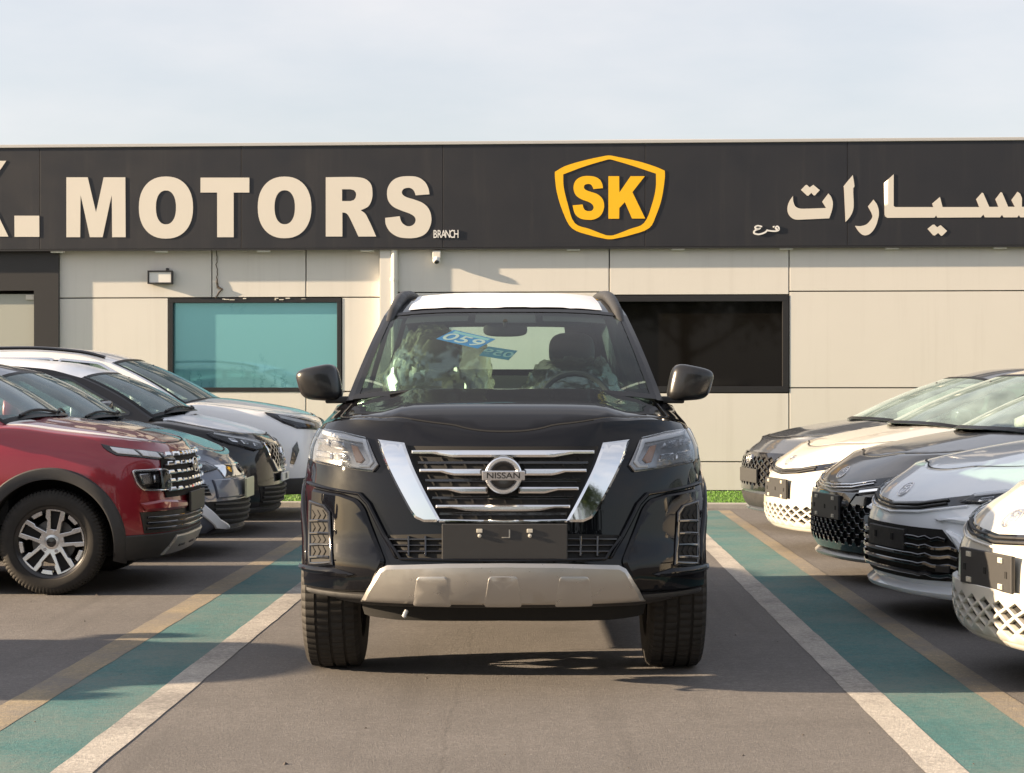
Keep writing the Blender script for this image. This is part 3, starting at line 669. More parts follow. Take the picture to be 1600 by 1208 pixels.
# ------------------------------------------------------------------ car library (local axes: y = 0 at the nose, growing to the tail; x to the sides)
def lerp(a, b, t): return a + (b - a) * t
class Car:
    def __init__(s, name, X0, Y0, rz, P):
        s.P = P; s.root = empty(name, (X0, Y0, 0), R_(rz)); s.X0, s.Y0, s.rz = X0, Y0, R_(rz)
        s.W, s.L, s.zb = P['W'], P['L'], P['zb']; s.Lf, s.nf = P['Lf'], P['nf']; s.Lr, s.nr = P.get('Lr', .45), P.get('nr', 3.0)
        s.yf = pchip(P['yf']); s.sec = pchip(P.get('sec', [(0, .93), (.12, .975), (.35, 1.0), (.6, 1.0), (.8, .985), (.93, .955), (1, .915)]))
        s.Hc = pchip(P['H']); s.drop = pchip(P['drop']); s.dome = P.get('dome')
        s.ff, s.A1 = s._quarter(s.Lf, s.nf); s.fr, a3 = s._quarter(s.Lr, s.nr)
        s.Ls = s.L - s.Lf - s.Lr; s.A2 = s.A1 + s.Ls; s.A3 = s.A2 + a3
        s.paint = M[P['paint']]; s.R = P['R']; s.axles = P['axles']
    def _quarter(s, Lq, n, N=400):
        pts = [(math.sin(math.pi / 2 * i / N) ** (2 / n), 1 - math.cos(math.pi / 2 * i / N) ** (2 / n)) for i in range(N + 1)]
        acc = [0.0]
        for i in range(N): acc.append(acc[-1] + math.hypot((pts[i + 1][0] - pts[i][0]) * s.W, (pts[i + 1][1] - pts[i][1]) * Lq))
        tot = acc[-1]; M_ = 200; tab = []; j = 0
        for k in range(M_ + 1):
            t = tot * k / M_
            while j < N - 1 and acc[j + 1] < t: j += 1
            u = (t - acc[j]) / max(1e-9, acc[j + 1] - acc[j]); tab.append((lerp(pts[j][0], pts[j + 1][0], u), lerp(pts[j][1], pts[j + 1][1], u)))
        def f(q):
            q = min(max(q, 0), 1) * M_; i = min(int(q), M_ - 1); u = q - i; return lerp(tab[i][0], tab[i + 1][0], u), lerp(tab[i][1], tab[i + 1][1], u)
        return f, tot
    def H(s, x, y):
        r = min(1.0, abs(x) / s.W); z = s.Hc(y) - s.drop(y) * r ** 4
        if s.dome:
            x0, x1, h, y0, y1 = s.dome
            e = min(1, max(0, (x1 - abs(x)) / (x1 - x0))); e = e * e * (3 - 2 * e)
            g = min(1, max(0, (y - y0) / .25)) * min(1, max(0, (y1 - y) / .3)); z += h * e * g
        return z
    def plan(s, a, z, v):
        w = s.W * s.sec(v); y0 = s.yf(z)
        if a <= s.A1: fx, fy = s.ff(a / s.A1); return w * fx, y0 + s.Lf * fy
        y1 = y0 + s.Lf; yr = s.L - s.Lr - (.12 * (1 - v) ** 2)
        if a <= s.A2: return w, lerp(y1, yr, (a - s.A1) / s.Ls)
        fx, fy = s.fr((s.A3 - a) / (s.A3 - s.A2)); return w * fx, yr + s.Lr * (1 - fy)
    def S(s, a, z):
        g = -1 if a < 0 else 1; a = abs(a); v = .6
        for _ in range(3):
            x, y = s.plan(a, z, v); v = min(1.0, max(0.0, (z - s.zb) / (s.H(x, y) - s.zb)))
        x, y = s.plan(a, z, v); return Vector((g * x, y, z))
    def f(s, a, z, h):
        p = s.S(a, z); e = .012
        n = (s.S(a + e, z) - s.S(a - e, z)).cross(s.S(a, z + e) - s.S(a, z - e))
        if n.length < 1e-12: return p
        return p + n.normalized() * h
    def side(s, y, z, h=0.0, g=1):
        v = .6; x = s.W
        for _ in range(3):
            w = s.W * s.sec(v); y0 = s.yf(z)
            if y < y0 + s.Lf:
                c = max(0.0, 1 - (y - y0) / s.Lf); x = w * max(0.0, 1 - c ** s.nf) ** (1 / s.nf)
            else: x = w
            v = min(1.0, max(0.0, (z - s.zb) / (s.H(x, y) - s.zb)))
        return Vector((g * (x + h), y, z))
    def body(s, name='body', m=None):
        P = s.P; aa = [s.A1 * (i / 34) for i in range(34)]; n = int(s.Ls / .06); aa += [s.A1 + s.Ls * i / n for i in range(n)]; aa += [s.A2 + (s.A3 - s.A2) * i / 16 for i in range(17)]
        full = [-a for a in aa[:0:-1]] + aa; nv = 26; rows = []
        for k in range(nv + 1):
            v = k / nv; row = []
            for a in full:
                g = -1 if a < 0 else 1; z = s.zb + v * .6
                for _ in range(5):
                    x, y = s.plan(abs(a), z, v); z = s.zb + v * (s.H(x, y) - s.zb)
                row.append(Vector((g * x, y, z)))
            rows.append(row)
        ix, iy = P.get('inset', (.10, .06)); top = rows[-1]; s.edge = []
        for k in range(1, 4):
            row = []
            for a, p in zip(full, top):
                q = abs(a)
                if q < s.A1: fx, fy = s.ff(q / s.A1); t = q / s.A1; nx, ny = min(1, (1 - (1 - fx) ** 2) if False else fx ** 3), (1 - fy) ** 1.5
                elif q < s.A2: nx, ny = 1, 0
                else: fx, fy = s.fr((s.A3 - q) / (s.A3 - s.A2)); nx, ny = fx ** 3, -(1 - fy) ** 1.5
                g = -1 if a < 0 else 1; x = p.x - g * nx * ix * k / 3; y = p.y + ny * iy * k / 3
                x = g * max(0, g * x)
                row.append(Vector((x, y, s.H(x, y))))
            rows.append(row)
        s.edge = list(zip(full, rows[-1]))
        rows.append([Vector((p.x * .965, p.y + (.025 if p.y < 1 else 0), p.z - .012)) for p in rows[-1]])
        Ra = P['Ra']; m_ = len(full)
        def arch(p):
            if abs(p.x) < .55 * s.W: return None
            for yw in s.axles:
                if math.hypot(p.y - yw, p.z - s.R) < Ra: return yw
            return None
        vv = [p for r in rows for p in r]; ins = [arch(p) for p in vv]; ff = []
        used = set()
        for k in range(len(rows) - 1):
            for i in range(m_ - 1):
                q = (k * m_ + i, k * m_ + i + 1, (k + 1) * m_ + i + 1, (k + 1) * m_ + i)
                if all(ins[j] is not None for j in q): continue
                ff.append(q); used.update(q)
        for j in used:
            if ins[j] is not None:
                p = vv[j]; d = Vector((p.y - ins[j], p.z - s.R)); d = d.normalized() * Ra
                if s.R + d.y < s.zb: d = Vector((math.copysign(math.sqrt(max(0, Ra ** 2 - (s.zb - s.R) ** 2)), d.x), s.zb - s.R))
                vv[j] = s.side(ins[j] + d.x, s.R + d.y, 0, -1 if p.x < 0 else 1)
        idx = {j: i for i, j in enumerate(sorted(used))}
        vv = [vv[j] for j in sorted(used)]; ff = [tuple(idx[j] for j in q) for q in ff]
        vv, ff = weld(vv, ff, 2e-4)
        o = obj(name, vv, ff, m or s.paint, s.root, 50); s.body_o = o
        # dark wheel wells, floor and inner tub
        th0 = math.asin(max(-.5, min(.5, (s.zb + .02 - s.R) / Ra)))
        for yw in s.axles:
            for g in (-1, 1):
                t = MB(); pr = []
                for k in range(25):
                    th = lerp(th0, math.pi - th0, k / 24); pr.append((math.cos(th) * (Ra + .004), math.sin(th) * (Ra + .004)))
                vx0, vx1 = g * (s.W * .95), g * (s.W - .36)
                v_ = [(vx0, yw + c, s.R + d) for c, d in pr] + [(vx1, yw + c, s.R + d) for c, d in pr]
                f_ = [(k, k + 1, 26 + k, 25 + k) for k in range(24)] + [tuple(25 + k for k in range(25))]
                t.add(v_, f_); t.build('wheel_well', M['void'], s.root)
        t = MB(); t.box((0, (s.axles[0] + s.axles[1]) / 2, s.zb + .03), (s.W * 1.2, s.L * .86, .03)); t.box((0, (s.axles[0] + s.axles[1]) / 2, s.zb + .06), (s.W * 1.8, s.axles[1] - s.axles[0] - 2 * Ra - .05, .05)); t.build('underbody', M['void'], s.root)
        return o
    def cowl_y(s, x):
        y0, z0 = s.P['G'][0]; r = min(1, abs(x) / s.gx(y0, z0)); return y0 - s.P['sw'][0] * (1 - r * r)
    def gx(s, y, z):
        P = s.P; x = P['gx'] - P['k'] * (z - P['G'][0][1]); ym = P.get('gym', 2.4)
        return x - P.get('gt', .03) * ((y - ym) / 1.6) ** 2
    def hood(s, name='hood', m=None, gap=.006, h=0.0):
        c = [p for a, p in s.edge if abs(a) < s.A2 and p.y < s.cowl_y(p.x) - .10]
        lp = [(p.x * (1 - gap / s.W), p.y + gap) for p in c]
        xe = lp[-1][0]; n = 14
        lp += [(xe * (1 - 2 * i / n) * .99, s.cowl_y(xe * (1 - 2 * i / n) * .99) - .04) for i in range(n + 1)]
        s.hood_o = plate(name, lp, lambda x, y, q: Vector((x, y, s.H(x, y) + q)), m or s.paint, s.root, 45, h0=-.02, h1=h, grid=.045, bev=.004)
        fe = [(p.x, p.y) for p in c]; k_ = MB()
        sl = ribbon(fe, .009); m_ = len(fe); vv = [Vector((x, y, s.H(x, y) + .0015 + max(h, 0))) for x, y in sl]
        obj('bonnet_seam', vv, [(i, i + 1, 2 * m_ - 2 - i, 2 * m_ - 1 - i) for i in range(m_ - 1)], M['void'], s.root)
        # black cowl tray under the wiper arms
        xs = [xe * (1 - 2 * i / 18) * 1.02 for i in range(19)]
        v = []; 
        for x in xs: v += [Vector((x, s.cowl_y(x) - .055, s.H(x, s.cowl_y(x) - .055) - .008)), Vector((x, s.cowl_y(x) + .0, s.H(x, s.cowl_y(x)) - .012))]
        obj('cowl', v, [(2 * i, 2 * i + 1, 2 * i + 3, 2 * i + 2) for i in range(18)], M['plastic'], s.root)
        return s.hood_o
    def cabin(s, glass='glass', roof_m=None, frame_m=None, wins=None, side_glass=None, sunroof=False):
        P = s.P; G = P['G']; iA, iD = P['iA'], P['iD']; fm = frame_m or s.paint
        ws = []; nW = 12
        for i in range(nW + 1):
            t = lerp(-.07, 1, i / nW); y = lerp(G[0][0], G[iA][0], t); z = lerp(G[0][1], G[iA][1], t); b = math.sin(math.pi * max(0, t))
            ws.append((y - .012 * b, z + .02 * b, lerp(P['sw'][0], P['sw'][1], t), lerp(P['cr'][0], P['cr'][1], t)))
        rf = pchip(G[iA:iD + 1]); rows = []; nR = 26
        for i in range(nR + 1):
            t = i / nR; y = lerp(G[iA][0], G[iD][0], t); rows.append((y, rf(y), lerp(P['sw'][1], -P['sw'][1], t), lerp(P['cr'][1], P['cr'][1] * .9, t) + P.get('rcr', .02) * math.sin(math.pi * t)))
        rr = []
        for i in range(9):
            t = i / 8; y = lerp(G[iD][0], G[-1][0], t); z = lerp(G[iD][1], G[-1][1], t); rr.append((y, z, -lerp(P['sw'][1], P['sw'][0] * .5, t), P['cr'][1] * .9 * (1 - t) + .01 * t))
        def pt(r, u, lift=0.0):
            y, z, sw, c = r; x = s.gx(y, z) * u; q = 1 - u * u; e = 1 - abs(u) ** 4
            return Vector((x, y - sw * q, z + c * e + lift))
        s.ws, s.rows, s.pt = ws, rows, pt
        def grid(name, R, u0, u1, nu, m, lift=0.0, thick=0.0, par=None):
            v = []; f = []
            for r in R:
                for j in range(nu + 1): v.append(pt(r, lerp(u0, u1, j / nu), lift))
            for i in range(len(R) - 1):
                for j in range(nu): f.append((i * (nu + 1) + j, i * (nu + 1) + j + 1, (i + 1) * (nu + 1) + j + 1, (i + 1) * (nu + 1) + j))
            return obj(name, v, f, m, par or s.root, 60)
        s.grid = grid
        s.windshield = grid('windshield', ws, -.955, .955, 18, M[glass])
        # black band printed round the edge of the screen
        k = MB()
        def band(R, u0, u1, nu=1, lift=.003):
            v = [pt(r, lerp(u0, u1, j / nu), lift) for r in R for j in range(nu + 1)]
            k.add(v, [(i * (nu + 1) + j, i * (nu + 1) + j + 1, (i + 1) * (nu + 1) + j + 1, (i + 1) * (nu + 1) + j) for i in range(len(R) - 1) for j in range(nu)])
        band(ws, -.962, -.925); band(ws, .925, .962); band([ws[0], lerp_row(ws, .05)], -.93, .93, 16); 
        tw = [tuple(lerp(ws[-2][q], ws[-1][q], .45) for q in range(4)), ws[-1]]; band(tw, -.9, .9, 16)
        k.build('screen_band', M['frit'], s.windshield)
        s.roof = grid('roof', rows, -1, 1, 24, roof_m or s.paint)
        # pale headlining just under the roof
        grid('headlining', rows, -.93, .93, 12, M['lining'], lift=-.03)
        ru, r0, r1 = P.get('rw', (.86, 0.0, 1.0))
        s.rear_window = grid('rear_window', [lerp_row(rr, lerp(r0, r1, i / 8)) for i in range(9)], -ru, ru, 14, M[glass])
        if r0 > 0:
            for q0, q1 in ((0.0, r0), (r1, 1.0)): grid('tailgate', [lerp_row(rr, lerp(q0, q1, i / 4)) for i in range(5)], -ru, ru, 8, fm)
        for u0, u1 in ((-1, -.955), (.955, 1)): grid('pillar', ws, u0, u1, 2, fm)
        for u0, u1 in ((-1, -ru), (ru, 1)): grid('pillar', rr, u0, u1, 3, fm)
        # sides
        out = [(r[0], r[1]) for r in ws] + [(r[0], r[1]) for r in rows[1:]] + [(r[0], r[1]) for r in rr[1:]]
        zb_ = lambda y: s.H(s.gx(y, G[0][1]), y) - .03
        ys = [lerp(G[-1][0], G[0][0], i / 24) for i in range(25)]
        poly = out + [(y, min(zb_(y), G[0][1] - .02)) for y in ys]
        for g in (1, -1):
            fmp = lambda y, z, h, g=g: Vector((g * (s.gx(y, z) + h), y, z))
            v, f = drape(poly, fmp, holes=wins, h0=-.018, h1=0.001, grid=.09, back=True)
            obj('side_frame', v, f, fm, s.root, 30)
            for wp in wins:
                v, f = drape(inset(wp if area2(wp) > 0 else wp[::-1], -.008), fmp, h0=-.016, h1=-.010, grid=.12, back=True); wo = obj('side_window', v, f, M[side_glass or glass], s.root)
                q = wp if area2(wp) > 0 else wp[::-1]
                v, f = drape(inset(q, -.016), fmp, holes=[inset(q, .006)], h0=-.004, h1=.005, grid=.12); obj('window_trim', v, f, M[P.get('wtrim', 'gloss_black')], wo)
            # black post between the doors
            if len(wins) > 1:
                y0 = max(p[0] for p in wins[0]); y1 = min(p[0] for p in wins[1]); zt = min(max(p[1] for p in wins[0]), max(p[1] for p in wins[1])); zbm = max(min(p[1] for p in wins[0]), min(p[1] for p in wins[1]))
                v, f = drape([(y0 + .012, zbm), (y1 - .012, zbm), (y1 - .012, zt), (y0 + .012, zt)], fmp, h0=0, h1=.004, grid=.1); obj('door_post', v, f, M['gloss_black'], s.root)
        s.interior()
    def interior(s):
        P = s.P; G = P['G']; yb, zb = G[0]; zc = zb - .02; yc = yb - P['sw'][0]; W = s.W
        t = MB(); y1 = G[-1][0] - .05; y0 = yc + .12; xw = s.gx(yb, zb) - .03; zf = .42
        v = [(-xw, y0, zf), (xw, y0, zf), (xw, y1, zf), (-xw, y1, zf), (-xw, y0, zc), (xw, y0, zc), (xw, y1, zc), (-xw, y1, zc)]
        t.add(v, [(0, 1, 2, 3), (0, 1, 5, 4), (1, 2, 6, 5), (2, 3, 7, 6), (3, 0, 4, 7)]); t.build('cabin_tub', M['trim'], s.root)
        # dashboard: a rounded shelf under the screen
        n = 16; v = []; f = []; prof = [(0.02, -.02), (.10, .005), (.30, .015), (.42, 0.0), (.50, -.06), (.52, -.25), (.40, -.4)]
        for j in range(n + 1):
            x = lerp(-xw, xw, j / n); r = abs(x) / xw; ys = s.cowl_y(x) + .02
            for (dy, dz) in prof: v.append((x, lerp(ys, yc + .05, .3) + dy + .02, zc + dz + .012 * math.cos(3 * r)))
        m_ = len(prof)
        for j in range(n):
            for i in range(m_ - 1): f.append((j * m_ + i, j * m_ + i + 1, (j + 1) * m_ + i + 1, (j + 1) * m_ + i))
        obj('dashboard', v, f, M['trim'], s.root, 50)
        ysx = P.get('seat_y', yc + 1.20); top = P.get('seat_top', zb + .12); sx = .36
        s.seat_pos = []
        for g in (-1, 1):
            t = MB(); Rm = Matrix.Rotation(R_(-14), 3, 'X')
            t.blob((g * sx, ysx, top - .36), (.235, .09, .36), 3.4, rot=Rm); t.blob((g * sx, ysx - .27, top - .62), (.25, .28, .10), 3.4)
            o = t.build('seat', M['seat'], s.root)
            t = MB(); t.blob((g * sx, ysx + .07, top + .10), (.125, .06, .10), 3.0, rot=Rm); t.tube([(g * sx - .05, ysx + .05, top - .05), (g * sx - .05, ysx + .06, top + .05)], .007); t.tube([(g * sx + .05, ysx + .05, top - .05), (g * sx + .05, ysx + .06, top + .05)], .007); t.build('headrest', M['seat'], o)
        t = MB(); t.blob((0, ysx + .98, top - .36), (.60, .09, .34), 4, rot=Matrix.Rotation(R_(-14), 3, 'X')); t.blob((0, ysx + .72, top - .62), (.6, .26, .10), 4); o = t.build('rear_seat', M['seat'], s.root)
        for x in (-.40, .40): t = MB(); t.blob((x, ysx + 1.06, top + .04), (.12, .05, .075), 3); t.build('headrest', M['seat'], o)
        # steering wheel on the car's left side (local +x as seen from the nose looking back)
        t = MB(); c = Vector((sx, ysx - .52, zb - .06)); Rm = Matrix.Rotation(R_(-24), 3, 'X'); pts = [c + Rm @ Vector((.185 * math.cos(a), 0, .185 * math.sin(a))) for a in [2 * math.pi * i / 28 for i in range(29)]]
        t.tube(pts, .016, 8, cap=False); t.blob(c, (.07, .03, .06), 2.5); t.box(c, (.34, .02, .035), rot=Rm); t.build('steering_wheel', M['trim'], s.root)
        r = lerp_row(s.ws, .80); p = s.pt(r, 0); t = MB(); t.blob(p + Vector((0, .07, -.035)), (.115, .018, .036), 3.2); t.tube([p + Vector((0, .02, .01)), p + Vector((0, .06, -.02))], .012); t.build('interior_mirror', M['trim'], s.root)
    def wheels(s, style, track, width=.22, rim=.22, face='alloy', tread=72):
        for yw in s.axles:
            for g in (1, -1):
                w = make_wheel(s.R, width, rim, style, face, tread)
                w.parent = s.root; w.location = (g * track / 2, yw, s.R)
                if g < 0: w.rotation_euler = (0, 0, math.pi)
    def arch(s, m, w=.055, h=.014, th0=-18, th1=198):
        Ra = s.P['Ra']; th0 = math.degrees(math.asin((s.zb - s.R) / Ra)); th1 = 180 - th0
        for yw in s.axles:
            for g in (1, -1):
                def fm(a, r, q, g=g, yw=yw):
                    th = R_(a); return s.side(yw + math.cos(th) * r, s.R + math.sin(th) * r, q, g)
                n = 40; v = []; f = []
                for i in range(n + 1):
                    a = lerp(th0, th1, i / n); ww = w
                    for (r, q) in ((Ra - .004, -.03), (Ra - .004, h * .8), (Ra + .006, h), (Ra + ww - .008, h), (Ra + ww, h * .4), (Ra + ww, -.004)): v.append(fm(a, r, q))
                for i in range(n):
                    for j in range(5): f.append((i * 6 + j, i * 6 + j + 1, (i + 1) * 6 + j + 1, (i + 1) * 6 + j))
                obj('wheel_arch', v, f, m, s.root, 45)
    def feat(s, name, loop, m, h=.008, bev=.002, mirror=False, holes=(), h0=-.004, grid=.05, parent=None, ang=35):
        r = []
        for g in ((1, -1) if mirror else (1,)):
            lp = [(g * a, z) for a, z in loop]; hs = [[(g * a, z) for a, z in q] for q in holes]
            par = parent[0 if g > 0 else 1] if isinstance(parent, (list, tuple)) else (parent or s.root)
            r.append(plate(name, lp, s.f, m if not isinstance(m, str) else M[m], par, ang, h0=h0, h1=h, bev=bev, holes=hs, grid=grid))
        return r if mirror else r[0]
    def bar(s, name, pts, w, m, h=.012, bev=.002, **k): return s.feat(name, ribbon(pts, w), m, h=h, bev=bev, **k)
    def px(s, pts, a0=None):
        """photo pixels -> (a, z) on this car's skin"""
        c, sn = math.cos(s.rz), math.sin(s.rz); o = []
        def pr(a, z):
            p = s.S(a, z); X = s.X0 + p.x * c - p.y * sn; Y = s.Y0 + p.x * sn + p.y * c
            return 800 + FPX * X / Y, HOR - FPX * (z - CAMH) / Y
        a, z = (a0 if a0 else (0.1, .6))
        for (u, v) in pts:
            for it in range(30):
                q = pr(a, z); du, dv = u - q[0], v - q[1]
                if abs(du) + abs(dv) < .05: break
                e = .004; q1 = pr(a + e, z); q2 = pr(a, z + e)
                j = ((q1[0] - q[0]) / e, (q2[0] - q[0]) / e, (q1[1] - q[1]) / e, (q2[1] - q[1]) / e); d = j[0] * j[3] - j[1] * j[2]
                if abs(d) < 1e-6: break
                da = (du * j[3] - dv * j[1]) / d; dz = (dv * j[0] - du * j[2]) / d
                da = max(-.12, min(.12, da)); dz = max(-.12, min(.12, dz)); a += da; z += dz
                z = max(s.zb + .005, min(1.3, z))
            o.append((a, z))
        return o
    def a_at(s, y, z):
        lo, hi = 0.0, s.A2
        for _ in range(40):
            m_ = (lo + hi) / 2
            if s.S(m_, z).y < y: lo = m_
            else: hi = m_
        return lo
    def mirrors(s, c, r, m, stalk=None, base='plastic', tilt=0):
        for g in (1, -1):
            def warp(v):
                k = 1 + .25 * (v.x / r[0]); return Vector((v.x + .02 * v.z / r[2], v.y + .02 * abs(v.x / r[0]), v.z * (1 - .16 * (v.x / r[0])) - .008 * v.x / r[0]))
            t = MB(); t.blob((0, 0, 0), r, 4.2, warp=warp); v = [Vector((g * (p.x + c[0]), p.y + c[1], p.z + c[2])) for p in t.v]
            o = obj('side_mirror', v, [q[::-1] for q in t.f] if g < 0 else t.f, m, s.root, 50)
            t = MB(); x1 = c[0] - r[0] * .5; x0 = s.gx(c[1], c[2] - r[2]) - .02
            t.box((g * (x0 + x1) / 2, c[1] + .01, c[2] - r[2] * .95), (abs(x1 - x0) + .04, .09, .035), bev=.01); t.build('mirror_arm', M[base], o)
            t = MB(); t.box((g * c[0], c[1] + r[1] * .93, c[2]), (r[0] * 1.6, .01, r[2] * 1.5), bev=.003); t.build('mirror_glass', M['chrome'], o)
    def rear(s, lamp_z=(.75, .95)):
        a0 = s.A3
        s.feat('tail_lamp', [(a0 - .85, lamp_z[0]), (a0 - .35, lamp_z[0] + .03), (a0 - .35, lamp_z[1]), (a0 - .95, lamp_z[1])], 'tail_red', mirror=True)
        s.feat('rear_bumper', [(a0 - .9, s.zb + .02), (a0 - .02, s.zb + .02), (a0 - .02, s.zb + .18), (a0 - .9, s.zb + .16)], 'plastic', mirror=True)
    def seams(s, ys, z0=.32):
        for y in ys[1:]:
            for g in (1, -1):
                z = s.H(s.W, y) - .13; t = MB(); p = s.side(y - .15, z, .016, g); t.box(p, (.018, .20, .026), bev=.006); t.build('door_handle', s.paint, s.root)
        for y in ys:
            for g in (1, -1):
                pts = [s.side(y + .0 * k, lerp(z0, s.H(s.W, y) - .03, k / 12), .0012, g) for k in range(13)]
                v = []; 
                for p in pts: v += [p + Vector((0, -.004, 0)), p + Vector((0, .004, 0))]
                obj('door_seam', v, [(2 * i, 2 * i + 1, 2 * i + 3, 2 * i + 2) for i in range(12)], M['void'], s.root)
def lerp_row(R, t):
    q = t * (len(R) - 1); i = min(int(q), len(R) - 2); u = q - i; return tuple(lerp(R[i][k], R[i + 1][k], u) for k in range(4))
_wheel_cache = {}
def make_wheel(R, width, rim, style, face, tread):
    key = (R, width, rim, style, face)
    if key in _wheel_cache: return copy_tree(_wheel_cache[key])
    hw = width / 2
    # tyre: lathe with ribs, cross-cut blocks
    prof = [(-hw * .80, rim, 0), (-hw * .92, rim + .012, 0), (-hw, lerp(rim, R, .45), 0), (-hw * .97, R - .045, 0), (-hw * .93, R - .022, 1), (-hw * .80, R - .005, 1)]
    gro = [-.46, 0, .46]
    for gq in gro: prof += [(hw * (gq - .05), R - .0, 1), (hw * (gq - .05) + .001, R - .009, 0), (hw * (gq + .05) - .001, R - .009, 0), (hw * (gq + .05), R, 1)]
    prof += [(hw * .80, R - .005, 1), (hw * .93, R - .022, 1), (hw * .97, R - .045, 0), (hw, lerp(rim, R, .45), 0), (hw * .92, rim + .012, 0), (hw * .80, rim, 0)]
    seg = tread * 3; n = len(prof); v = []; f = []
    for k in range(seg):
        a = 2 * math.pi * k / seg
        for i, (x, r, t) in enumerate(prof):
            rr = r - (.0065 if (t and (k + (1 if i > n / 2 else 0)) % 3 == 0) else 0)
            v.append((x, rr * math.cos(a), rr * math.sin(a)))
    for k in range(seg):
        for i in range(n - 1): f.append((k * n + i, k * n + i + 1, ((k + 1) % seg) * n + i + 1, ((k + 1) % seg) * n + i))
    # rim barrel and dish
    t = MB(); t.lathe([(-hw * .8, rim + .002), (-hw * .8, rim - .012), (-hw * .4, rim - .03), (hw * .55, rim - .03), (hw * .80, rim - .008), (hw * .86, rim + .004), (hw * .80, rim + .010)], 'x', 64)
    w = t.build('wheel', M['rim_dark'], None, 40)
    ty = obj('tyre', v, f, M['rubber'], w, 32)
    t = MB(); t.lathe([(hw * .0, .03), (hw * .0, rim * .62), (hw * -.1, rim * .64)], 'x', 48); t.build('brake_disc', mat('disc', (.3, .29, .28), .35, .8) if 'disc' not in M else M['disc'], w)
    xo = hw * .62
    fp = lambda y, z, h: Vector((xo + h - .03 * (math.hypot(y, z) < rim * .4) , y, z))
    fp = lambda y, z, h: Vector((xo + h + .018 * (math.hypot(y, z) / rim - .6), y, z))
    def rot(p, a): return [(x * math.cos(a) - y * math.sin(a), x * math.sin(a) + y * math.cos(a)) for x, y in p]
    if style == 'star':
        for i in range(5):
            a = R_(90 + 72 * i - 8)
            ol = [(.03, -.040), (rim * .60, -.044), (rim * .66, -.056), (rim * .97, -.060), (rim * .99, 0), (rim * .97, .060), (rim * .66, .056), (rim * .60, .044), (.03, .040)]
            hl = [(.078, -.018), (rim * .88, -.031), (rim * .88, .031), (.078, .018)]
            plate('spoke', rot(ol, a), fp, M[face], w, 30, holes=[rot(hl, a)], h0=-.045, h1=.004, bev=.003, grid=.04)
            plate('spoke_slot', rot(inset(hl, -.004), a), fp, M['void'], w, 30, h0=-.045, h1=-.018, grid=.05)
            b = a + R_(36)
            plate('rim_insert', rot([(rim * .80, -.030), (rim * .975, -.044), (rim * .99, 0.0), (rim * .975, .044), (rim * .80, .030)], b), fp, M[face], w, 30, h0=-.03, h1=.0, bev=.003, grid=.03)
            plate('spoke_web', rot([(rim * .62, -.05), (rim * .97, -.075), (rim * .97, .075), (rim * .62, .05)], b), fp, M['rim_dark'], w, 30, h0=-.04, h1=-.02, grid=.05) if False else None
            q = rot([(.058, 0)], a)[0]; t = MB(); t.tube([(xo - .03, q[0] * 1.05, q[1] * 1.05), (xo + .004, q[0] * 1.05, q[1] * 1.05)], .011, 8); t.build('wheel_nut', M['lamp_chrome'], w)
    else:
        for i in range(10):
            a = 2 * math.pi * i / 10 + (.12 if i % 2 else -.12)
            plate('spoke', rot([(.03, -.016), (rim * .97, -.020), (rim * .97, .020), (.03, .016)], a), fp, M[face], w, 30, h0=-.035, h1=.002, bev=.003, grid=.06)
    t = MB(); t.lathe([(xo - .03, .048), (xo + .004, .044), (xo + .006, .030)], 'x', 32); t.build('hub', M[face], w)
    t = MB(); t.lathe([(xo + .002, .030), (xo + .010, .026), (xo + .012, .001)], 'x', 28); t.build('wheel_cap', M['gloss_black'], w)
    _wheel_cache[key] = w
    return w
M['disc'] = mat('disc', (.12, .115, .11), .4, .7)

# ------------------------------------------------------------------ black SUV facing the camera
nis = Car('parked_suv', -0.035, 7.60, 0, dict(
    W=.895, sec=[(0, .985), (.12, .998), (.35, 1.0), (.6, .995), (.8, .98), (.93, .95), (1, .915)], L=4.88, zb=.385, Lf=.66, nf=2.35, R=.382, Ra=.455, axles=(.87, 3.72), paint='black_paint',
    yf=[(.30, .12), (.385, .05), (.43, .02), (.50, 0), (.57, .012), (.62, .03), (.72, .042), (.80, .05), (.95, .075), (1.02, .105), (1.08, .17)],
    H=[(0, 1.0), (.10, 1.035), (.18, 1.085), (.28, 1.138), (.42, 1.172), (.8, 1.207), (1.2, 1.243), (1.45, 1.262), (2.0, 1.22), (4.9, 1.2)],
    drop=[(0, .06), (.2, .09), (.5, .135), (1.2, .14), (1.6, .10), (2.2, .07), (4.9, .07)], dome=(.42, .54, .020, .12, 1.6), inset=(.085, .03),
    G=[(1.42, 1.235), (2.30, 1.655), (2.55, 1.708), (2.9, 1.752), (3.5, 1.775), (4.2, 1.75), (4.55, 1.70), (4.80, 1.22)], iA=1, iD=6, sw=(.16, .07), cr=(.03, .03), rcr=.02, gx=.768, k=.29, gt=.03, seat_top=1.37, seat_y=2.42, rw=(.64, .10, .66)))
n = nis
n.body(); n.hood()
n.cabin('glass', wins=[rnd([(1.56, 1.262), (2.62, 1.265), (2.62, 1.672), (2.40, 1.645)], .03), rnd([(2.70, 1.265), (3.60, 1.265), (3.60, 1.695), (2.70, 1.68)], .03), rnd([(3.68, 1.27), (4.52, 1.33), (4.42, 1.62), (3.68, 1.69)], .03)], side_glass='glass')
n.arch(M['black_paint'], w=.05, h=.012)
n.wheels('multi', 1.525, width=.262, rim=.235, face='alloy', tread=64)
n.rear((.95, 1.15)); n.seams((1.30, 2.66, 3.62))
tag(n.root, 'black SUV with chrome V grille parked nose out in the middle bay', 'suv')
Z2 = lambda p: [(460 + x / 2.876, 640 + y / 2.876) for x, y in p]
nx_ = lambda p, a0=(-.5, .8): n.px(Z2(p), a0)
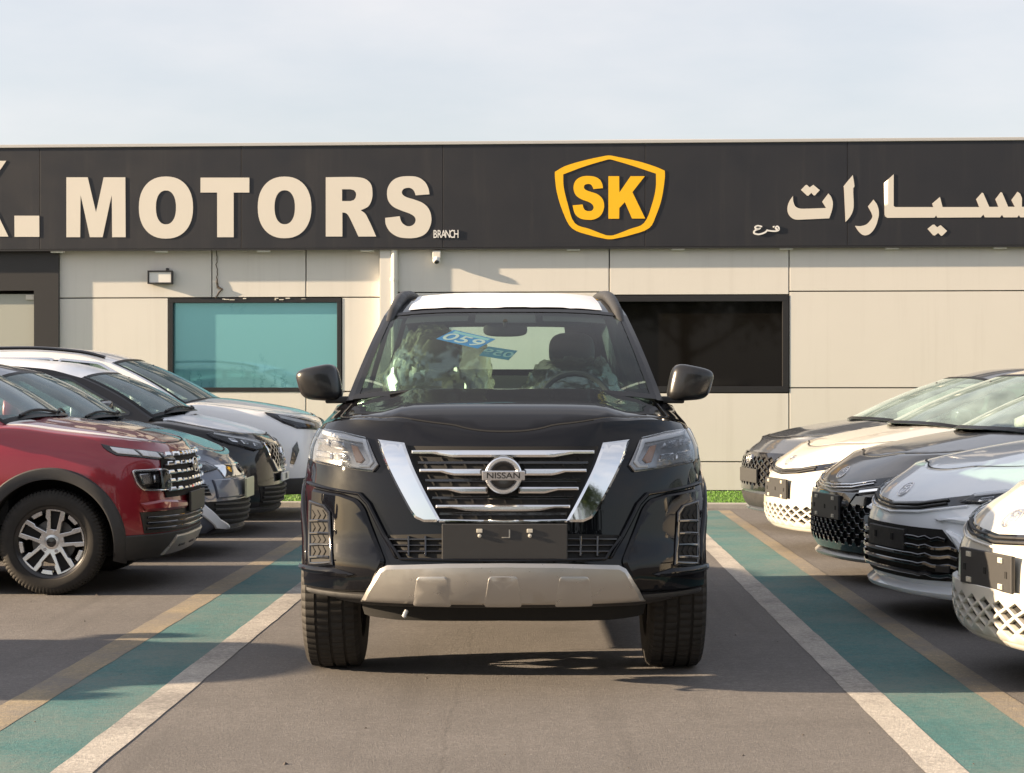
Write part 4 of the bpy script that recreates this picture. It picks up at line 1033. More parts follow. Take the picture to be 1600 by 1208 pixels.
# grille cavity, mesh, slats, V of chrome
cav = n.feat('grille', n.px([(637, 698), (786, 699), (935, 698), (884, 812), (786, 813), (688, 812)], (-.4, .9)), 'void', h=.006, bev=0)
random.seed(2)
for i, (py, xl) in enumerate(((724, 654), (751, 665), (778, 676), (803, 687))):           # dark louvres behind the chrome bars
    n.bar('louvre', n.px([(xl, py), (720, py), (786, py), (1572 - 720, py), (1572 - xl, py)], (-.4, .9)), .012, 'gloss_black', h=.014)
    for k in range(9):
        u = lerp(xl + 10, 1572 - xl - 10, k / 8)
        n.bar('louvre_fin', n.px([(u - 5, py - 8), (u + 5, py + 8)], (-.4, .9)), .007, 'void', h=.012, bev=.001)
def chrome_bar(py, xl, xm, gapx=None):
    segs = [(xl, 1572 - xl)] if not gapx else [(xl, 786 - gapx), (786 + gapx, 1572 - xl)]
    for x0, x1 in segs:
        top, bot = [], []
        m_ = 9
        for k in range(m_ + 1):
            u = lerp(x0, x1, k / m_); e = min(abs(u - x0) if x0 == xl else 99, abs(x1 - u) if x1 == 1572 - xl else 99); th = 2.8 + 3.2 * min(1, max(0, (e - 34) / 14))
            top.append((u, py - 2.5)); bot.append((u, py - 2.5 + th * 1.6))
        n.feat('grille_bar', n.px(top + bot[::-1], (-.4, .9)), 'bar_chrome', h=.030, bev=.007, parent=cav)
chrome_bar(710, 646, 0); chrome_bar(737, 658, 0, 33); chrome_bar(764.5, 670, 0, 24); chrome_bar(792, 683, 0)
V = n.px([(593, 692), (634, 696.5), (689, 812), (694, 816), (664, 816), (651, 810), (643, 799)], (-.5, .95))
n.feat('grille_surround', V, 'chrome', h=.030, bev=.010, mirror=True, grid=.03)
n.bar('grille_surround', n.px([(688, 814), (740, 815), (786, 815.5), (832, 815), (884, 814)], (-.3, .7)), .012, 'chrome', h=.028, bev=.004)
# round badge
bz = CAMH - 130 * 7.66 / FPX; by = n.yf(bz) - .050; bxo = 0.0
bd = empty('badge', (bxo, by, bz), 0, n.root)
def ring(cx, cz, r, wd, dp, m, name, par, seg=48, sy=0.0):
    v = []; f = []
    pr = [(-wd / 2, 0), (-wd / 2, -dp * .6), (-wd / 4, -dp), (wd / 4, -dp), (wd / 2, -dp * .6), (wd / 2, 0)]
    for k in range(seg):
        a = 2 * math.pi * k / seg
        for (q, y) in pr: v.append((cx + (r + q) * math.cos(a), sy + y, cz + (r + q) * math.sin(a)))
    for k in range(seg):
        for j in range(5): f.append((k * 6 + j, k * 6 + j + 1, ((k + 1) % seg) * 6 + j + 1, ((k + 1) % seg) * 6 + j))
    return obj(name, v, f, m, par, 30)
t = MB(); t.lathe([(.045, .082), (.002, .078), (.0, .05), (.004, .001)], 'y', 40); t.build('badge_disc', M['gloss_black'], bd)
ring(0, 0, .0655, .021, .016, M['bar_chrome'], 'badge_ring', bd)
t = MB(); t.box((0, -.012, 0), (.176, .02, .040), bev=.004); t.build('badge_bar', M['lamp_chrome'], bd)
text_mesh('badge_text', 'NISSAN', M['ink_black'], bd, Matrix.Translation((0, -.0235, -.001)) @ Matrix.Rotation(R_(90), 4, 'X'), size=.034, depth=.002, sx=1.22, offset=.0004)
# headlights
HL = n.px([(507, 671), (540, 679), (575, 688), (592, 727), (583, 738), (535, 731), (491, 722), (493, 700)], (-.8, 1.0))
hl = n.feat('headlight', HL, 'lamp_silver', h=.008, bev=.004, mirror=True, grid=.03)
hp = lambda p: nx_(p, (-.8, .95))
n.feat('daytime_strip', hp([(140, 100), (325, 142), (362, 240), (342, 262), (300, 262), (300, 250), (335, 248), (345, 232), (312, 157), (135, 116)]), 'drl', h=.016, bev=.003, mirror=True, parent=hl, grid=.02)
for q in ([(118, 135), (165, 142), (168, 172), (122, 165)], [(178, 146), (232, 155), (238, 182), (182, 176)]):
    n.feat('projector', rnd(hp(q), .012), 'lamp_chrome', h=.024, bev=.007, mirror=True, parent=hl, grid=.02)
for q in ([(112, 185), (178, 196), (180, 228), (112, 218)], [(188, 198), (248, 206), (256, 236), (190, 232)]):
    n.feat('reflector', rnd(hp(q), .01), 'lamp_chrome', h=.020, bev=.006, mirror=True, parent=hl, grid=.02)
n.feat('indicator', hp([(262, 165), (290, 172), (322, 228), (306, 244), (286, 240)]), 'amber', h=.016, bev=.004, mirror=True, parent=hl, grid=.02)
n.feat('lens', inset(HL if area2(HL) > 0 else HL[::-1], .003), 'lens', h=.030, bev=.008, mirror=True, parent=hl, grid=.03, h0=.02)
# bumper: raised corner blades, side vents, lower intake
n.feat('bumper_blade', rnd(nx_([(92, 352), (215, 376), (285, 402), (318, 440), (412, 685), (352, 810), (230, 812), (62, 790), (58, 700), (84, 600)], (-.85, .75)), .02), 'black_paint', h=.020, bev=.014, mirror=True, grid=.035)
n.feat('bumper_crease', nx_([(70, 322), (300, 372), (345, 420), (420, 570), (470, 668), (455, 670), (400, 572), (330, 430), (292, 388), (72, 338)], (-.85, .8)), 'black_paint', h=.020, bev=.007, mirror=True, grid=.04)
vent = n.feat('side_vent', nx_([(96, 420), (150, 440), (172, 468), (184, 690), (92, 692)], (-.9, .7)), 'void', h=.023, bev=0, mirror=True, h0=.0)
n.feat('vent_frame', nx_([(90, 408), (155, 430), (180, 462), (192, 700), (86, 702)], (-.9, .7)), 'gloss_black', h=.029, bev=.004, mirror=True, holes=[nx_([(98, 426), (150, 444), (168, 470), (178, 684), (96, 686)], (-.9, .7))], h0=.01)
for yy in (500, 556, 611, 664):
    n.bar('vent_slat', nx_([(94, yy + 2), (135, yy), (176, yy + 2)], (-.9, .6)), .011, 'gloss_black', h=.031, bev=.003, mirror=True, h0=.02, parent=vent)
    for k in range(3):
        n.bar('vent_fin', nx_([(102 + k * 22, yy - 46), (114 + k * 22, yy - 24), (104 + k * 22, yy - 6)], (-.9, .62)), .008, 'void', h=.027, bev=.002, mirror=True, h0=.02, parent=vent)
n.feat('bumper_lip', nx_([(48, 690), (120, 705), (200, 712), (282, 736), (262, 746), (150, 738), (52, 716)], (-.95, .5)), 'black_paint', h=.036, bev=.012, mirror=True, grid=.04)
n.feat('bumper_lower', nx_([(68, 790), (200, 812), (325, 822), (330, 852), (160, 852), (85, 840)], (-.9, .45)), 'plastic', h=.022, bev=.008, mirror=True)
low = n.feat('lower_grille', n.px([(604, 836), (700, 834), (786, 834), (872, 834), (968, 836), (944, 872), (786, 874), (628, 872)], (-.5, .65)), 'void', h=.006, bev=0)
for yy, xl in ((843, 610), (853, 616), (863, 622)): n.bar('louvre', n.px([(xl, yy), (700, yy), (786, yy), (872, yy), (1572 - xl, yy)], (-.4, .6)), .007, 'gloss_black', h=.018, parent=low)
for u in (640, 666, 906, 932): n.bar('louvre_fin', n.px([(u, 838), (u, 870)], (-.3 if u < 786 else .3, .6)), .008, 'gloss_black', h=.02, parent=low)
n.feat('intake_rim', n.px([(600, 838), (626, 876), (786, 879), (946, 876), (972, 838), (966, 838), (943, 872), (786, 874.5), (629, 872), (607, 838)], (-.5, .65)), 'black_paint', h=.022, bev=.004)
# silver skid plate with three shallow pads
SK = n.px([(609, 884), (700, 882), (786, 881.5), (872, 882), (963, 884), (974, 889), (1003, 937), (1000, 940), (786, 941), (572, 940), (569, 937), (598, 889)], (-.4, .5))
skp = n.feat('skid_plate', SK, 'satin', h=.040, bev=.016, grid=.04)
for x0, x1 in ((652, 704), (760, 812), (868, 920)):
    n.feat('skid_pad', rnd(n.px([(x0 + 4, 899), (x1 - 4, 899), (x1 + 3, 938), (x0 - 3, 938)], (-.2, .45)), .012), 'satin', h=.042, bev=.0015, parent=skp, h0=.02)
n.feat('valance', [(-.82, .345), (-.60, .325), (0, .325), (.60, .325), (.82, .345), (.80, .395), (-.80, .395)], 'plastic', h=-.03, h0=-.10, bev=.01)
n.feat('undertray', [(-.70, .29), (-.5, .28), (0, .285), (.5, .28), (.70, .29), (.72, .335), (-.72, .335)], 'void', h=-.09, h0=-.14, bev=.01)
t = MB(); t.tube([(-.41, .16, .335), (-.41, .10, .318), (-.41, .06, .325), (-.40, .07, .345)], .009, 8); t.build('tow_hook', M['satin'], n.root)
# blank number plate with clips
pz0, pz1 = .562, .708; py_ = n.yf(.62) - .022
t = MB(); t.box((.005, py_, (pz0 + pz1) / 2), (.515, .014, pz1 - pz0), bev=.004); pl = t.build('number_plate', M['plate_black'], n.root); pl['label'] = 'blank black number plate'
for xx in (-.098, .108):
    t = MB(); t.box((xx, py_ - .009, pz1 - .028), (.024, .006, .016), bev=.002); t.build('plate_clip', M['clip'], pl)
    t = MB(); t.lathe([(-.002, .008), (-.007, .008), (-.009, .001)], 'y', 14, (xx, py_ - .006, pz1 - .048)); t.build('plate_screw', M['clip'], pl)
t = MB(); t.box((.010, py_ - .0075, pz1 - .04), (.034, .003, .034)); t.build('plate_tab', M['clip'], pl)
t = MB(); t.box((.006, py_ - .0095, pz1 - .037), (.032, .003, .032)); t.build('plate_tab', M['plate_black'], pl)
# mirrors, rails, roof film, wipers
n.mirrors((.905, 1.45, 1.290), (.104, .075, .084), M['mirror_cap'])
for g in (-1, 1):
    t = MB(); pts = [n.pt(r, g * .93) + Vector((0, 0, .008 + .016 * math.sin(min(1, i / 6) * 1.57))) for i, r in enumerate(n.rows)][:-1]
    rad = [.026 + .006 * min(1, i / 4) for i in range(len(pts))]
    t.tube([pts[0] + Vector((g * .012, -.10, -.066))] + pts, [.022] + rad, 12); t.build('roof_rail', M['plastic'], n.root)
v = []; f = []; random.seed(4); nu = 30
for i, r in enumerate(n.rows):
    for j in range(nu + 1):
        u = lerp(-.80, .80, j / nu); p = n.pt(r, u, .007 + .002 * math.sin(7 * u + i))
        if i == 0: p += (n.pt(n.rows[1], u, .007) - p) * (.15 + .25 * random.random()) 
        v.append(p)
for i in range(len(n.rows) - 1):
    for j in range(nu): f.append((i * (nu + 1) + j, i * (nu + 1) + j + 1, (i + 1) * (nu + 1) + j + 1, (i + 1) * (nu + 1) + j))
o = obj('roof_film', v, f, M['film'], n.roof, 60); o['label'] = 'white protective film over the roof'
for u0, u1, g in ((-.72, -.25, 1), (-.05, .48, 1)):
    t = MB(); r0 = lerp_row(n.ws, .03); pts = [n.pt(lerp_row(n.ws, .005 + .03 * math.sin(3.14 * k / 10)), lerp(u0, u1, k / 10), .006) for k in range(11)]
    t.tube(pts, .006, 6); t.build('wiper', M['plastic'], n.root)
n.grid('sensor_housing', n.ws[-3:], -.24, .24, 8, M['trim'], lift=-.012, par=n.windshield)
for g in (-1, 1): n.grid('sun_visor', [lerp_row(n.ws, .88), lerp_row(n.ws, .999)], g * .30, g * .80, 6, M['trim'], lift=-.02)
# paper sticker behind the glass, and crumpled plastic over the seats
def ws_px(u, v, lift=0.0):
    t, q = .8, -.1
    def pr(t, q):
        p = n.pt(lerp_row(n.ws, min(.999, max(0, t))), q, lift); return 800 + FPX * (p.x + n.X0) / (p.y + n.Y0), HOR - FPX * (p.z - CAMH) / (p.y + n.Y0)
    for _ in range(30):
        a = pr(t, q); b = pr(t + .01, q); c = pr(t, q + .01); j = ((b[0] - a[0]) / .01, (c[0] - a[0]) / .01, (b[1] - a[1]) / .01, (c[1] - a[1]) / .01); d = j[0] * j[3] - j[1] * j[2]
        du, dv = u - a[0], v - a[1]; t += max(-.2, min(.2, (du * j[3] - dv * j[1]) / d)); q += max(-.2, min(.2, (dv * j[0] - du * j[2]) / d))
    return n.pt(lerp_row(n.ws, t), q, lift)
q = [ws_px(*p, lift=-.004) for p in ((690, 531), (755, 546), (764, 528), (703, 515))]
O = (q[0] + q[1] + q[2] + q[3]) / 4; ex = (q[1] - q[0]).normalized(); nn = ex.cross(q[3] - q[0]).normalized(); ey = nn.cross(ex)
fm = Matrix(((ex.x, ey.x, nn.x, O.x), (ex.y, ey.y, nn.y, O.y), (ex.z, ey.z, nn.z, O.z), (0, 0, 0, 1)))
wd, hg = (q[1] - q[0]).length / 2, (q[3] - q[0]).length / 2
st = obj('sticker_or_ghost', [fm @ Vector(p) for p in ((-wd, -hg, -.001), (wd, -hg, -.001), (wd, hg, -.001), (-wd, hg, -.001), (-wd, -hg, .001), (wd, -hg, .001), (wd, hg, .001), (-wd, hg, .001))], [(0, 1, 2, 3), (4, 5, 6, 7), (0, 1, 5, 4), (2, 3, 7, 6), (1, 2, 6, 5), (3, 0, 4, 7)], M['sticker_blue'], n.windshield)
st['label'] = 'blue paper sticker reading 059'
text_mesh('sticker_text', '059', M['ink_white'], st, fm @ Matrix.Translation((0, -hg * .28, .002)), size=hg * 1.75, depth=.001, sx=1.25, offset=.001)
t = MB(); t.box((0, 0, 0), (wd * 1.7, hg * .34, .001)); obj('sticker_band', [fm @ (p + Vector((0, hg * .66, .002))) for p in t.v], t.f, mat('sticker_pale', (.35, .62, .8), .5, var=.5, vscale=300), st)
q = [ws_px(*p, lift=-.008) for p in ((754, 556), (800, 563), (804, 548), (757, 541))]  # reflection of the sticker, modelled as a dim plate with mirrored digits
O = (q[0] + q[1] + q[2] + q[3]) / 4; ex = (q[1] - q[0]).normalized(); nn = ex.cross(q[3] - q[0]).normalized(); ey = nn.cross(ex)
fm = Matrix(((ex.x, ey.x, nn.x, O.x), (ex.y, ey.y, nn.y, O.y), (ex.z, ey.z, nn.z, O.z), (0, 0, 0, 1))); wd, hg = (q[1] - q[0]).length / 2, (q[3] - q[0]).length / 2
M['sticker_ghost'] = mat('sticker_ghost', (0.03, 0.17, 0.28), 0.5)
t = MB(); t.box((0, 0, 0), (wd * 2, hg * 2, .002)); ghost = obj('sticker_or_ghost', [fm @ p for p in t.v], t.f, M['sticker_ghost'], n.windshield); ghost['label'] = 'dim mirrored reflection of the blue sticker, modelled as a thin plate'
text_mesh('sticker_text', '059', mat('ink_ghost', (.22, .38, .42), .6), ghost, fm @ Matrix.Translation((0, -hg * .1, .002)) @ Matrix.Diagonal((-1, 1, 1, 1)), size=hg * 1.5, depth=.001, sx=1.2, offset=.001)
def wrapmat():
    m = bpy.data.materials.new('clear_wrap'); m.use_nodes = True; t = m.node_tree; t.nodes.clear(); L = t.links.new
    o = t.nodes.new('ShaderNodeOutputMaterial'); tr = t.nodes.new('ShaderNodeBsdfTransparent'); tr.inputs[0].default_value = (.9, .9, .86, 1)
    gl = t.nodes.new('ShaderNodeBsdfGlossy'); gl.inputs['Roughness'].default_value = .18; df = t.nodes.new('ShaderNodeBsdfTranslucent'); df.inputs[0].default_value = (.8, .76, .62, 1)
    a = t.nodes.new('ShaderNodeAddShader'); mx_ = t.nodes.new('ShaderNodeMixShader'); mx_.inputs[0].default_value = .45; m2 = t.nodes.new('ShaderNodeMixShader'); m2.inputs[0].default_value = .5
    L(gl.outputs[0], m2.inputs[1]); L(df.outputs[0], m2.inputs[2]); L(tr.outputs[0], mx_.inputs[1]); L(m2.outputs[0], mx_.inputs[2]); L(mx_.outputs[0], o.inputs[0]); return m
M['wrap'] = wrapmat()
from mathutils import noise as mnoise
for s_ in [c for c in n.root.children if c.name.startswith('seat')]:
    c0 = sum((v.co for v in s_.data.vertices), Vector()) / len(s_.data.vertices); left = c0.x < 0
    t = MB(); sx_ = -.36 if left else .36; 
    def warp(v, left=left):
        k = mnoise.noise(v * 7 + Vector((3 if left else 7, 1, 2))) * .10 + abs(mnoise.noise(v * 17)) * .10 + abs(mnoise.noise(v * 41)) * .05; return v * (1 + k * 1.3) + Vector((0, k * .5, 0))
    t.blob((sx_, 2.40, 1.10 if left else 1.05), (.29, .14, .47 if left else .36), 2.6, 90, 64, warp=warp)
    t.build('plastic_wrap', M['wrap'], s_, 18)

# ------------------------------------------------------------------ sedans of the right-hand row
def diamonds(a0, a1, z0, z1, da, dz, sh, clip=None):
    """staggered diamond openings"""
    o = []; nr = int(round((z1 - z0) / dz)); nc = int(round((a1 - a0) / da))
    for r in range(nr * 2 - 1):
        z = z0 + (r + 1) * dz / 2
        for c in range(nc + 1):
            a = a0 + da * (c + (.5 if r % 2 == 0 else 0))
            if a - da * .5 < a0 - 1e-6 or a + da * .5 > a1 + 1e-6: continue
            k = sh; q = [(a - da / 2 * k, z), (a, z - dz / 2 * k), (a + da / 2 * k, z), (a, z + dz / 2 * k)]
            if clip and not all(inside(p, clip) for p in q): continue
            o.append(q)
    return o
def hexes(a0, a1, z0, z1, da, dz, k, clip):
    o = []; r = 0; z = z0 + dz / 2
    while z < z1:
        a = a0 + (da / 2 if r % 2 else 0)
        while a < a1:
            q = [(a - da / 2 * k, z), (a - da / 4 * k, z - dz * .5 * k), (a + da / 4 * k, z - dz * .5 * k), (a + da / 2 * k, z), (a + da / 4 * k, z + dz * .5 * k), (a - da / 4 * k, z + dz * .5 * k)]
            if all(inside(p, clip) for p in q): o.append(q)
            a += da
        z += dz * .56; r += 1
    return o
def oval_emblem(c, a, z, ra, rz, m='lamp_chrome', inner='t', h=.008):
    E = lambda k: [(a + ra * k * math.cos(t), z + rz * k * math.sin(t)) for t in [2 * math.pi * i / 28 for i in range(28)]]
    o = c.feat('emblem', E(1), m, h=h, bev=.002, holes=[E(.86)], grid=.03)
    if inner == 't':
        E2 = lambda k, ka, kz, dz: [(a + ra * ka * k * math.cos(t), z + dz + rz * kz * k * math.sin(t)) for t in [2 * math.pi * i / 24 for i in range(24)]]
        c.feat('emblem_loop', E2(1, .33, .78, 0), m, h=h - .001, bev=.001, holes=[E2(.70, .33, .95, 0)], grid=.03, parent=o)
        c.feat('emblem_loop', E2(1, .66, .32, rz * .42), m, h=h - .002, bev=.001, holes=[E2(.72, .66, .24, rz * .42)], grid=.03, parent=o)
    else:
        c.bar('emblem_loop', [(a - ra * .42, z - rz * .62), (a - ra * .28, z + rz * .62)], ra * .2, m, h=h - .001, parent=o); c.bar('emblem_loop', [(a + ra * .28, z - rz * .62), (a + ra * .42, z + rz * .62)], ra * .2, m, h=h - .001, parent=o)
        c.bar('emblem_loop', [(a - ra * .36, z - rz * .12), (a + ra * .36, z + rz * .12)], rz * .22, m, h=h - .002, parent=o)
    return o
def plate_holder(c, z0, z1, hw=.255, m='plate_black', off=.02, clips=True, name='number_plate'):
    y = min(c.yf(z0), c.yf(z1)) - off; zm = (z0 + z1) / 2
    t = MB(); t.box((0, y, zm), (2 * hw, .018, z1 - z0), bev=.005); o = t.build(name, M[m], c.root)
    if clips:
        for x in (-hw * .62, hw * .62):
            for z in (z0 + .022, z1 - .024):
                t = MB(); t.box((x, y - .012, z), (.042, .008, .022), bev=.002); t.box((x + .012, y - .017, z), (.012, .006, .012)); t.build('plate_clip', M['clip'], o)
        for x in (-hw * .8, 0, hw * .8): t = MB(); t.box((x, y - .010, zm - .004), (.022, .003, .028)); t.build('plate_slot', M['void'], o)
    return o
SEDAN = dict(W=.915, L=4.92, zb=.19, Lf=.74, nf=2.45, R=.335, Ra=.385, axles=(.96, 3.785),
    yf=[(.15, .09), (.19, .06), (.25, .015), (.32, 0), (.52, .005), (.60, .025), (.66, .055), (.72, .11), (.77, .18), (.82, .27)],
    H=[(0, .70), (.10, .745), (.2, .785), (.35, .835), (.6, .895), (1.0, .965), (1.35, 1.01), (2, .985), (4, 1.02), (4.92, 1.05)],
    drop=[(0, .02), (.3, .05), (.6, .09), (1.2, .12), (1.6, .09), (4.9, .08)], inset=(.09, .07), dome=(.30, .62, .016, .2, 1.5),
    G=[(1.34, .965), (2.12, 1.335), (2.5, 1.40), (3.0, 1.415), (3.5, 1.39), (3.9, 1.33), (4.55, 1.05)], iA=1, iD=5, sw=(.32, .17), cr=(.06, .05), gx=.745, k=.42, gt=.03, seat_top=1.06)
SWIN = [rnd([(1.48, .99), (2.55, .995), (2.55, 1.345), (2.24, 1.325)], .03), rnd([(2.63, .995), (3.75, 1.01), (3.55, 1.31), (2.63, 1.35)], .03)]
def right_sedan(name, X, Y, pm, variant, label, wcol='rim_dark'):
    P = dict(SEDAN); P['paint'] = pm; c = Car(name, X, Y, -80, P)
    c.body(); c.hood(gap=.007); c.cabin('glass_dust_sheen', wins=SWIN, side_glass='glass_dark'); c.wheels('multi', 1.59, .225, .235, 'alloy')
    c.mirrors((.93, 1.62, 1.04), (.10, .07, .065), c.paint); c.rear(); c.seams((1.30, 2.6, 3.6))
    oval_emblem(c, 0, .712, .064, .038, 'lamp_chrome', h=.006)
    band = [(-.70, .668), (-.35, .622), (0, .602), (.35, .622), (.70, .668), (.66, .712), (.33, .664), (0, .645), (-.33, .664), (-.66, .712)]
    ug = c.feat('upper_grille', band, 'gloss_black', h=.004, bev=0, grid=.04)
    for dz in (.012, .030): c.bar('grille_bar', [(-.52, .648 + dz * .9), (-.3, .615 + dz), (0, .600 + dz), (.3, .615 + dz), (.52, .648 + dz * .9)], .009, 'plastic' if variant != 'mesh' else 'lamp_chrome', h=.014, parent=ug)
    hl = c.feat('headlight', [(.60, .668), (.66, .712), (.90, .752), (1.18, .815), (1.24, .80), (1.02, .715), (.80, .664)], 'lamp_back', h=.006, bev=.002, mirror=True, grid=.04)
    c.bar('daytime_strip', [(.66, .705), (.90, .742), (1.17, .803)], .011, 'drl', h=.012, mirror=True, parent=hl)
    for a, z in ((.74, .685), (.84, .700), (.94, .722)): c.feat('projector', rnd([(a - .035, z - .014), (a + .035, z - .004), (a + .035, z + .020), (a - .035, z + .008)], .008), 'lamp_chrome', h=.014, bev=.004, mirror=True, parent=hl, grid=.03)
    c.feat('lens', [(.60, .668), (.66, .712), (.90, .752), (1.18, .815), (1.24, .80), (1.02, .715), (.80, .664)], 'lens', h=.020, bev=.005, mirror=True, parent=hl, grid=.04, h0=.012)
    c.bar('chrome_strip', [(-.66, .652), (-.33, .606), (0, .590), (.33, .606), (.66, .652)], .010, pm, h=.014, bev=.003)
    if variant == 'lattice':
        box_ = [(-.80, .225), (.80, .225), (.76, .33), (.70, .425), (-.70, .425), (-.76, .33)]
        c.feat('lower_grille', inset(box_, .006), 'void', h=.004, bev=0)
        hs = diamonds(-.78, .78, .235, .42, .130, .062, .76, inset(box_, .012))
        c.feat('lattice', box_, pm, h=.026, bev=.003, holes=hs, grid=.08, h0=.002)
        plate_holder(c, .42, .575, off=.014)
        c.feat('chin', [(-.85, .19), (.85, .19), (.80, .232), (-.80, .232)], pm, h=.022, bev=.008)
    elif variant == 'mesh':
        box_ = [(-.72, .225), (.72, .225), (.66, .46), (.60, .575), (-.60, .575), (-.66, .46)]
        c.feat('lower_grille', inset(box_, .004), 'void', h=.004, bev=0)
        hs = hexes(-.74, .74, .225, .50, .088, .062, .74, inset(box_, .010))
        c.feat('grille_mesh', box_, 'gloss_black', h=.024, bev=.003, holes=hs, grid=.08, h0=.002)
        c.feat('grille_panel', [(-.34, .50), (.34, .50), (.42, .588), (-.42, .588)], 'gloss_black', h=.030, bev=.004)
        c.bar('chrome_strip', [(.42, .600), (.60, .622), (.80, .64)], .022, 'chrome', h=.020, bev=.005, mirror=True)
        plate_holder(c, .415, .575, off=.018)
        c.feat('chin', [(-.88, .185), (.88, .185), (.86, .212), (-.86, .212)], 'satin', h=.060, bev=.006, h0=-.01)
    else:
        box_ = [(-.66, .262), (-.30, .250), (.30, .250), (.66, .262), (.70, .34), (.64, .44), (.54, .528), (-.54, .528), (-.64, .44), (-.70, .34)]
        lg = c.feat('lower_grille', box_, 'void', h=.004, bev=0)
        for i, z in enumerate((.292, .338, .384, .430, .476)):
            aw = .66 if z < .45 else .58
            pts = []; k = 24
            for q in range(k + 1):
                a = lerp(-aw, aw, q / k); wv = .007 * math.sin(abs(a) * 75) if abs(a) > .36 else 0; pts.append((a, z + wv))
            c.bar('grille_bar', pts, .020, 'gloss_black', h=.026, bev=.004, parent=lg)
        c.feat('plate_recess', [(-.25, .40), (.25, .40), (.25, .51), (-.25, .51)], 'plastic', h=.028, bev=.004)
        for a in (-.12, .12): c.feat('plate_slot', [(a - .012, .445), (a + .012, .445), (a + .012, .48), (a - .012, .48)], 'void', h=.034, bev=0, h0=.02)
        c.feat('side_fin', [(.58, .53), (.66, .50), (.80, .36), (.84, .25), (.74, .24), (.715, .34), (.655, .44)], pm, h=.034, bev=.012, mirror=True)
        c.feat('side_fin', [(.48, .575), (.70, .560), (1.0, .60), (1.05, .63), (.72, .60)], pm, h=.026, bev=.012, mirror=True)
        c.feat('sensor', [(.53, .31), (.62, .31), (.62, .345), (.53, .345)], 'plastic', h=.034, bev=.004, mirror=True)
        c.feat('chin', [(-.90, .195), (.90, .195), (.88, .232), (.30, .222), (-.30, .222), (-.88, .232)], pm, h=.060, bev=.010, h0=-.01)
    tag(c.root, label, 'sedan'); return c
s9 = right_sedan('parked_sedan', 2.02, 7.85, 'cream_paint', 'lattice', 'cream white sedan with diamond lattice bumper in front of the silver white sedan')
s8 = right_sedan('parked_sedan', 2.07, 10.22, 'silver_paint', 'bars', 'silver white sedan with wide black horizontal bar lower grille')
s7 = right_sedan('parked_sedan', 2.10, 12.32, 'grey_paint', 'mesh', 'dusty grey sedan with black honeycomb grille and blank plate holder')
s6 = right_sedan('parked_sedan', 2.08, 14.52, 'cream_paint', 'lattice', 'cream white sedan with lattice bumper between the grey and slate sedans')
P = dict(SEDAN); P['paint'] = 'slate_paint'
P['yf'] = [(.15, .10), (.19, .07), (.26, .012), (.35, 0), (.60, .012), (.69, .04), (.74, .085), (.80, .17)]
P['H'] = [(0, .735), (.08, .775), (.2, .82), (.4, .875), (.8, .945), (1.1, .985), (1.35, 1.01), (2, .985), (4, 1.02), (4.92, 1.05)]; P['Lf'] = .66; P['nf'] = 2.4
P['dome'] = (.25, .6, .02, .2, 1.5)
c = Car('parked_sedan', 2.17, 16.9, -82, P); s5 = c
c.body(); c.hood(gap=.007); c.cabin('glass_dust_sheen', wins=SWIN, side_glass='glass_dark'); c.wheels('multi', 1.6, .225, .235, 'alloy'); c.mirrors((.93, 1.62, 1.04), (.10, .07, .065), c.paint); c.rear()
box_ = [(-.70, .36), (.70, .36), (.76, .50), (.66, .695), (-.66, .695), (-.76, .50)]
c.feat('lower_grille', inset(box_, .004), 'void', h=.004, bev=0)
c.feat('grille_mesh', box_, 'gloss_black', h=.022, bev=.003, holes=diamonds(-.8, .8, .36, .70, .11, .062, .74, inset(box_, .012)), grid=.09, h0=.002)
oval_emblem(c, 0, .635, .075, .04, h=.036, inner='h')
plate_holder(c, .43, .555, .28, off=.016, clips=False)
c.feat('lower_intake', [(-.80, .215), (.80, .215), (.78, .335), (-.78, .335)], 'plastic', h=.012, bev=.003)
c.feat('chin', [(-.88, .19), (.88, .19), (.86, .215), (-.86, .215)], 'slate_paint', h=.04, bev=.008)
hl = c.feat('headlight', [(.70, .56), (.70, .67), (.95, .745), (1.12, .76), (1.05, .69), (.85, .62)], 'lamp_back', h=.006, bev=.002, mirror=True); c.bar('daytime_strip', [(.72, .66), (.94, .73), (1.1, .75)], .012, 'drl', h=.014, mirror=True, parent=hl)
tag(c.root, 'dark slate sedan with diamond mesh grille parked against the kerb', 'sedan')

# ------------------------------------------------------------------ left-hand row
# red compact SUV
c = Car('parked_suv', -2.10, 12.24, 90, dict(W=.885, L=4.0, zb=.205, Lf=.52, nf=2.8, R=.325, Ra=.392, axles=(.73, 3.23), paint='red_paint',
    yf=[(.15, .13), (.2, .10), (.26, .05), (.36, .01), (.5, 0), (.62, .01), (.75, .025), (.85, .05), (.90, .09)],
    H=[(0, .865), (.08, .90), (.2, .95), (.4, 1.0), (.7, 1.045), (1.0, 1.08), (1.4, 1.06), (4, 1.05)], drop=[(0, .03), (.3, .06), (.8, .085), (1.5, .06), (4, .05)], inset=(.10, .03), dome=(.22, .5, .015, .1, 1.2),
    G=[(1.11, 1.065), (1.70, 1.42), (2.05, 1.51), (2.6, 1.55), (3.2, 1.53), (3.6, 1.46), (3.88, 1.05)], iA=1, iD=5, sw=(.20, .13), cr=(.05, .05), gx=.755, k=.30, gt=.03, seat_top=1.12)); red = c
c.body(); c.hood(gap=.006); c.cabin('glass_dust_sheen', wins=[rnd([(1.25, 1.08), (2.15, 1.085), (2.15, 1.47), (1.80, 1.42)], .03), rnd([(2.23, 1.085), (3.3, 1.12), (3.2, 1.45), (2.23, 1.475)], .03)], side_glass='glass_dust_sheen')
c.arch(M['cladding'], w=.068, h=.022); c.wheels('star', 1.53, .215, .218, 'alloy', 84)
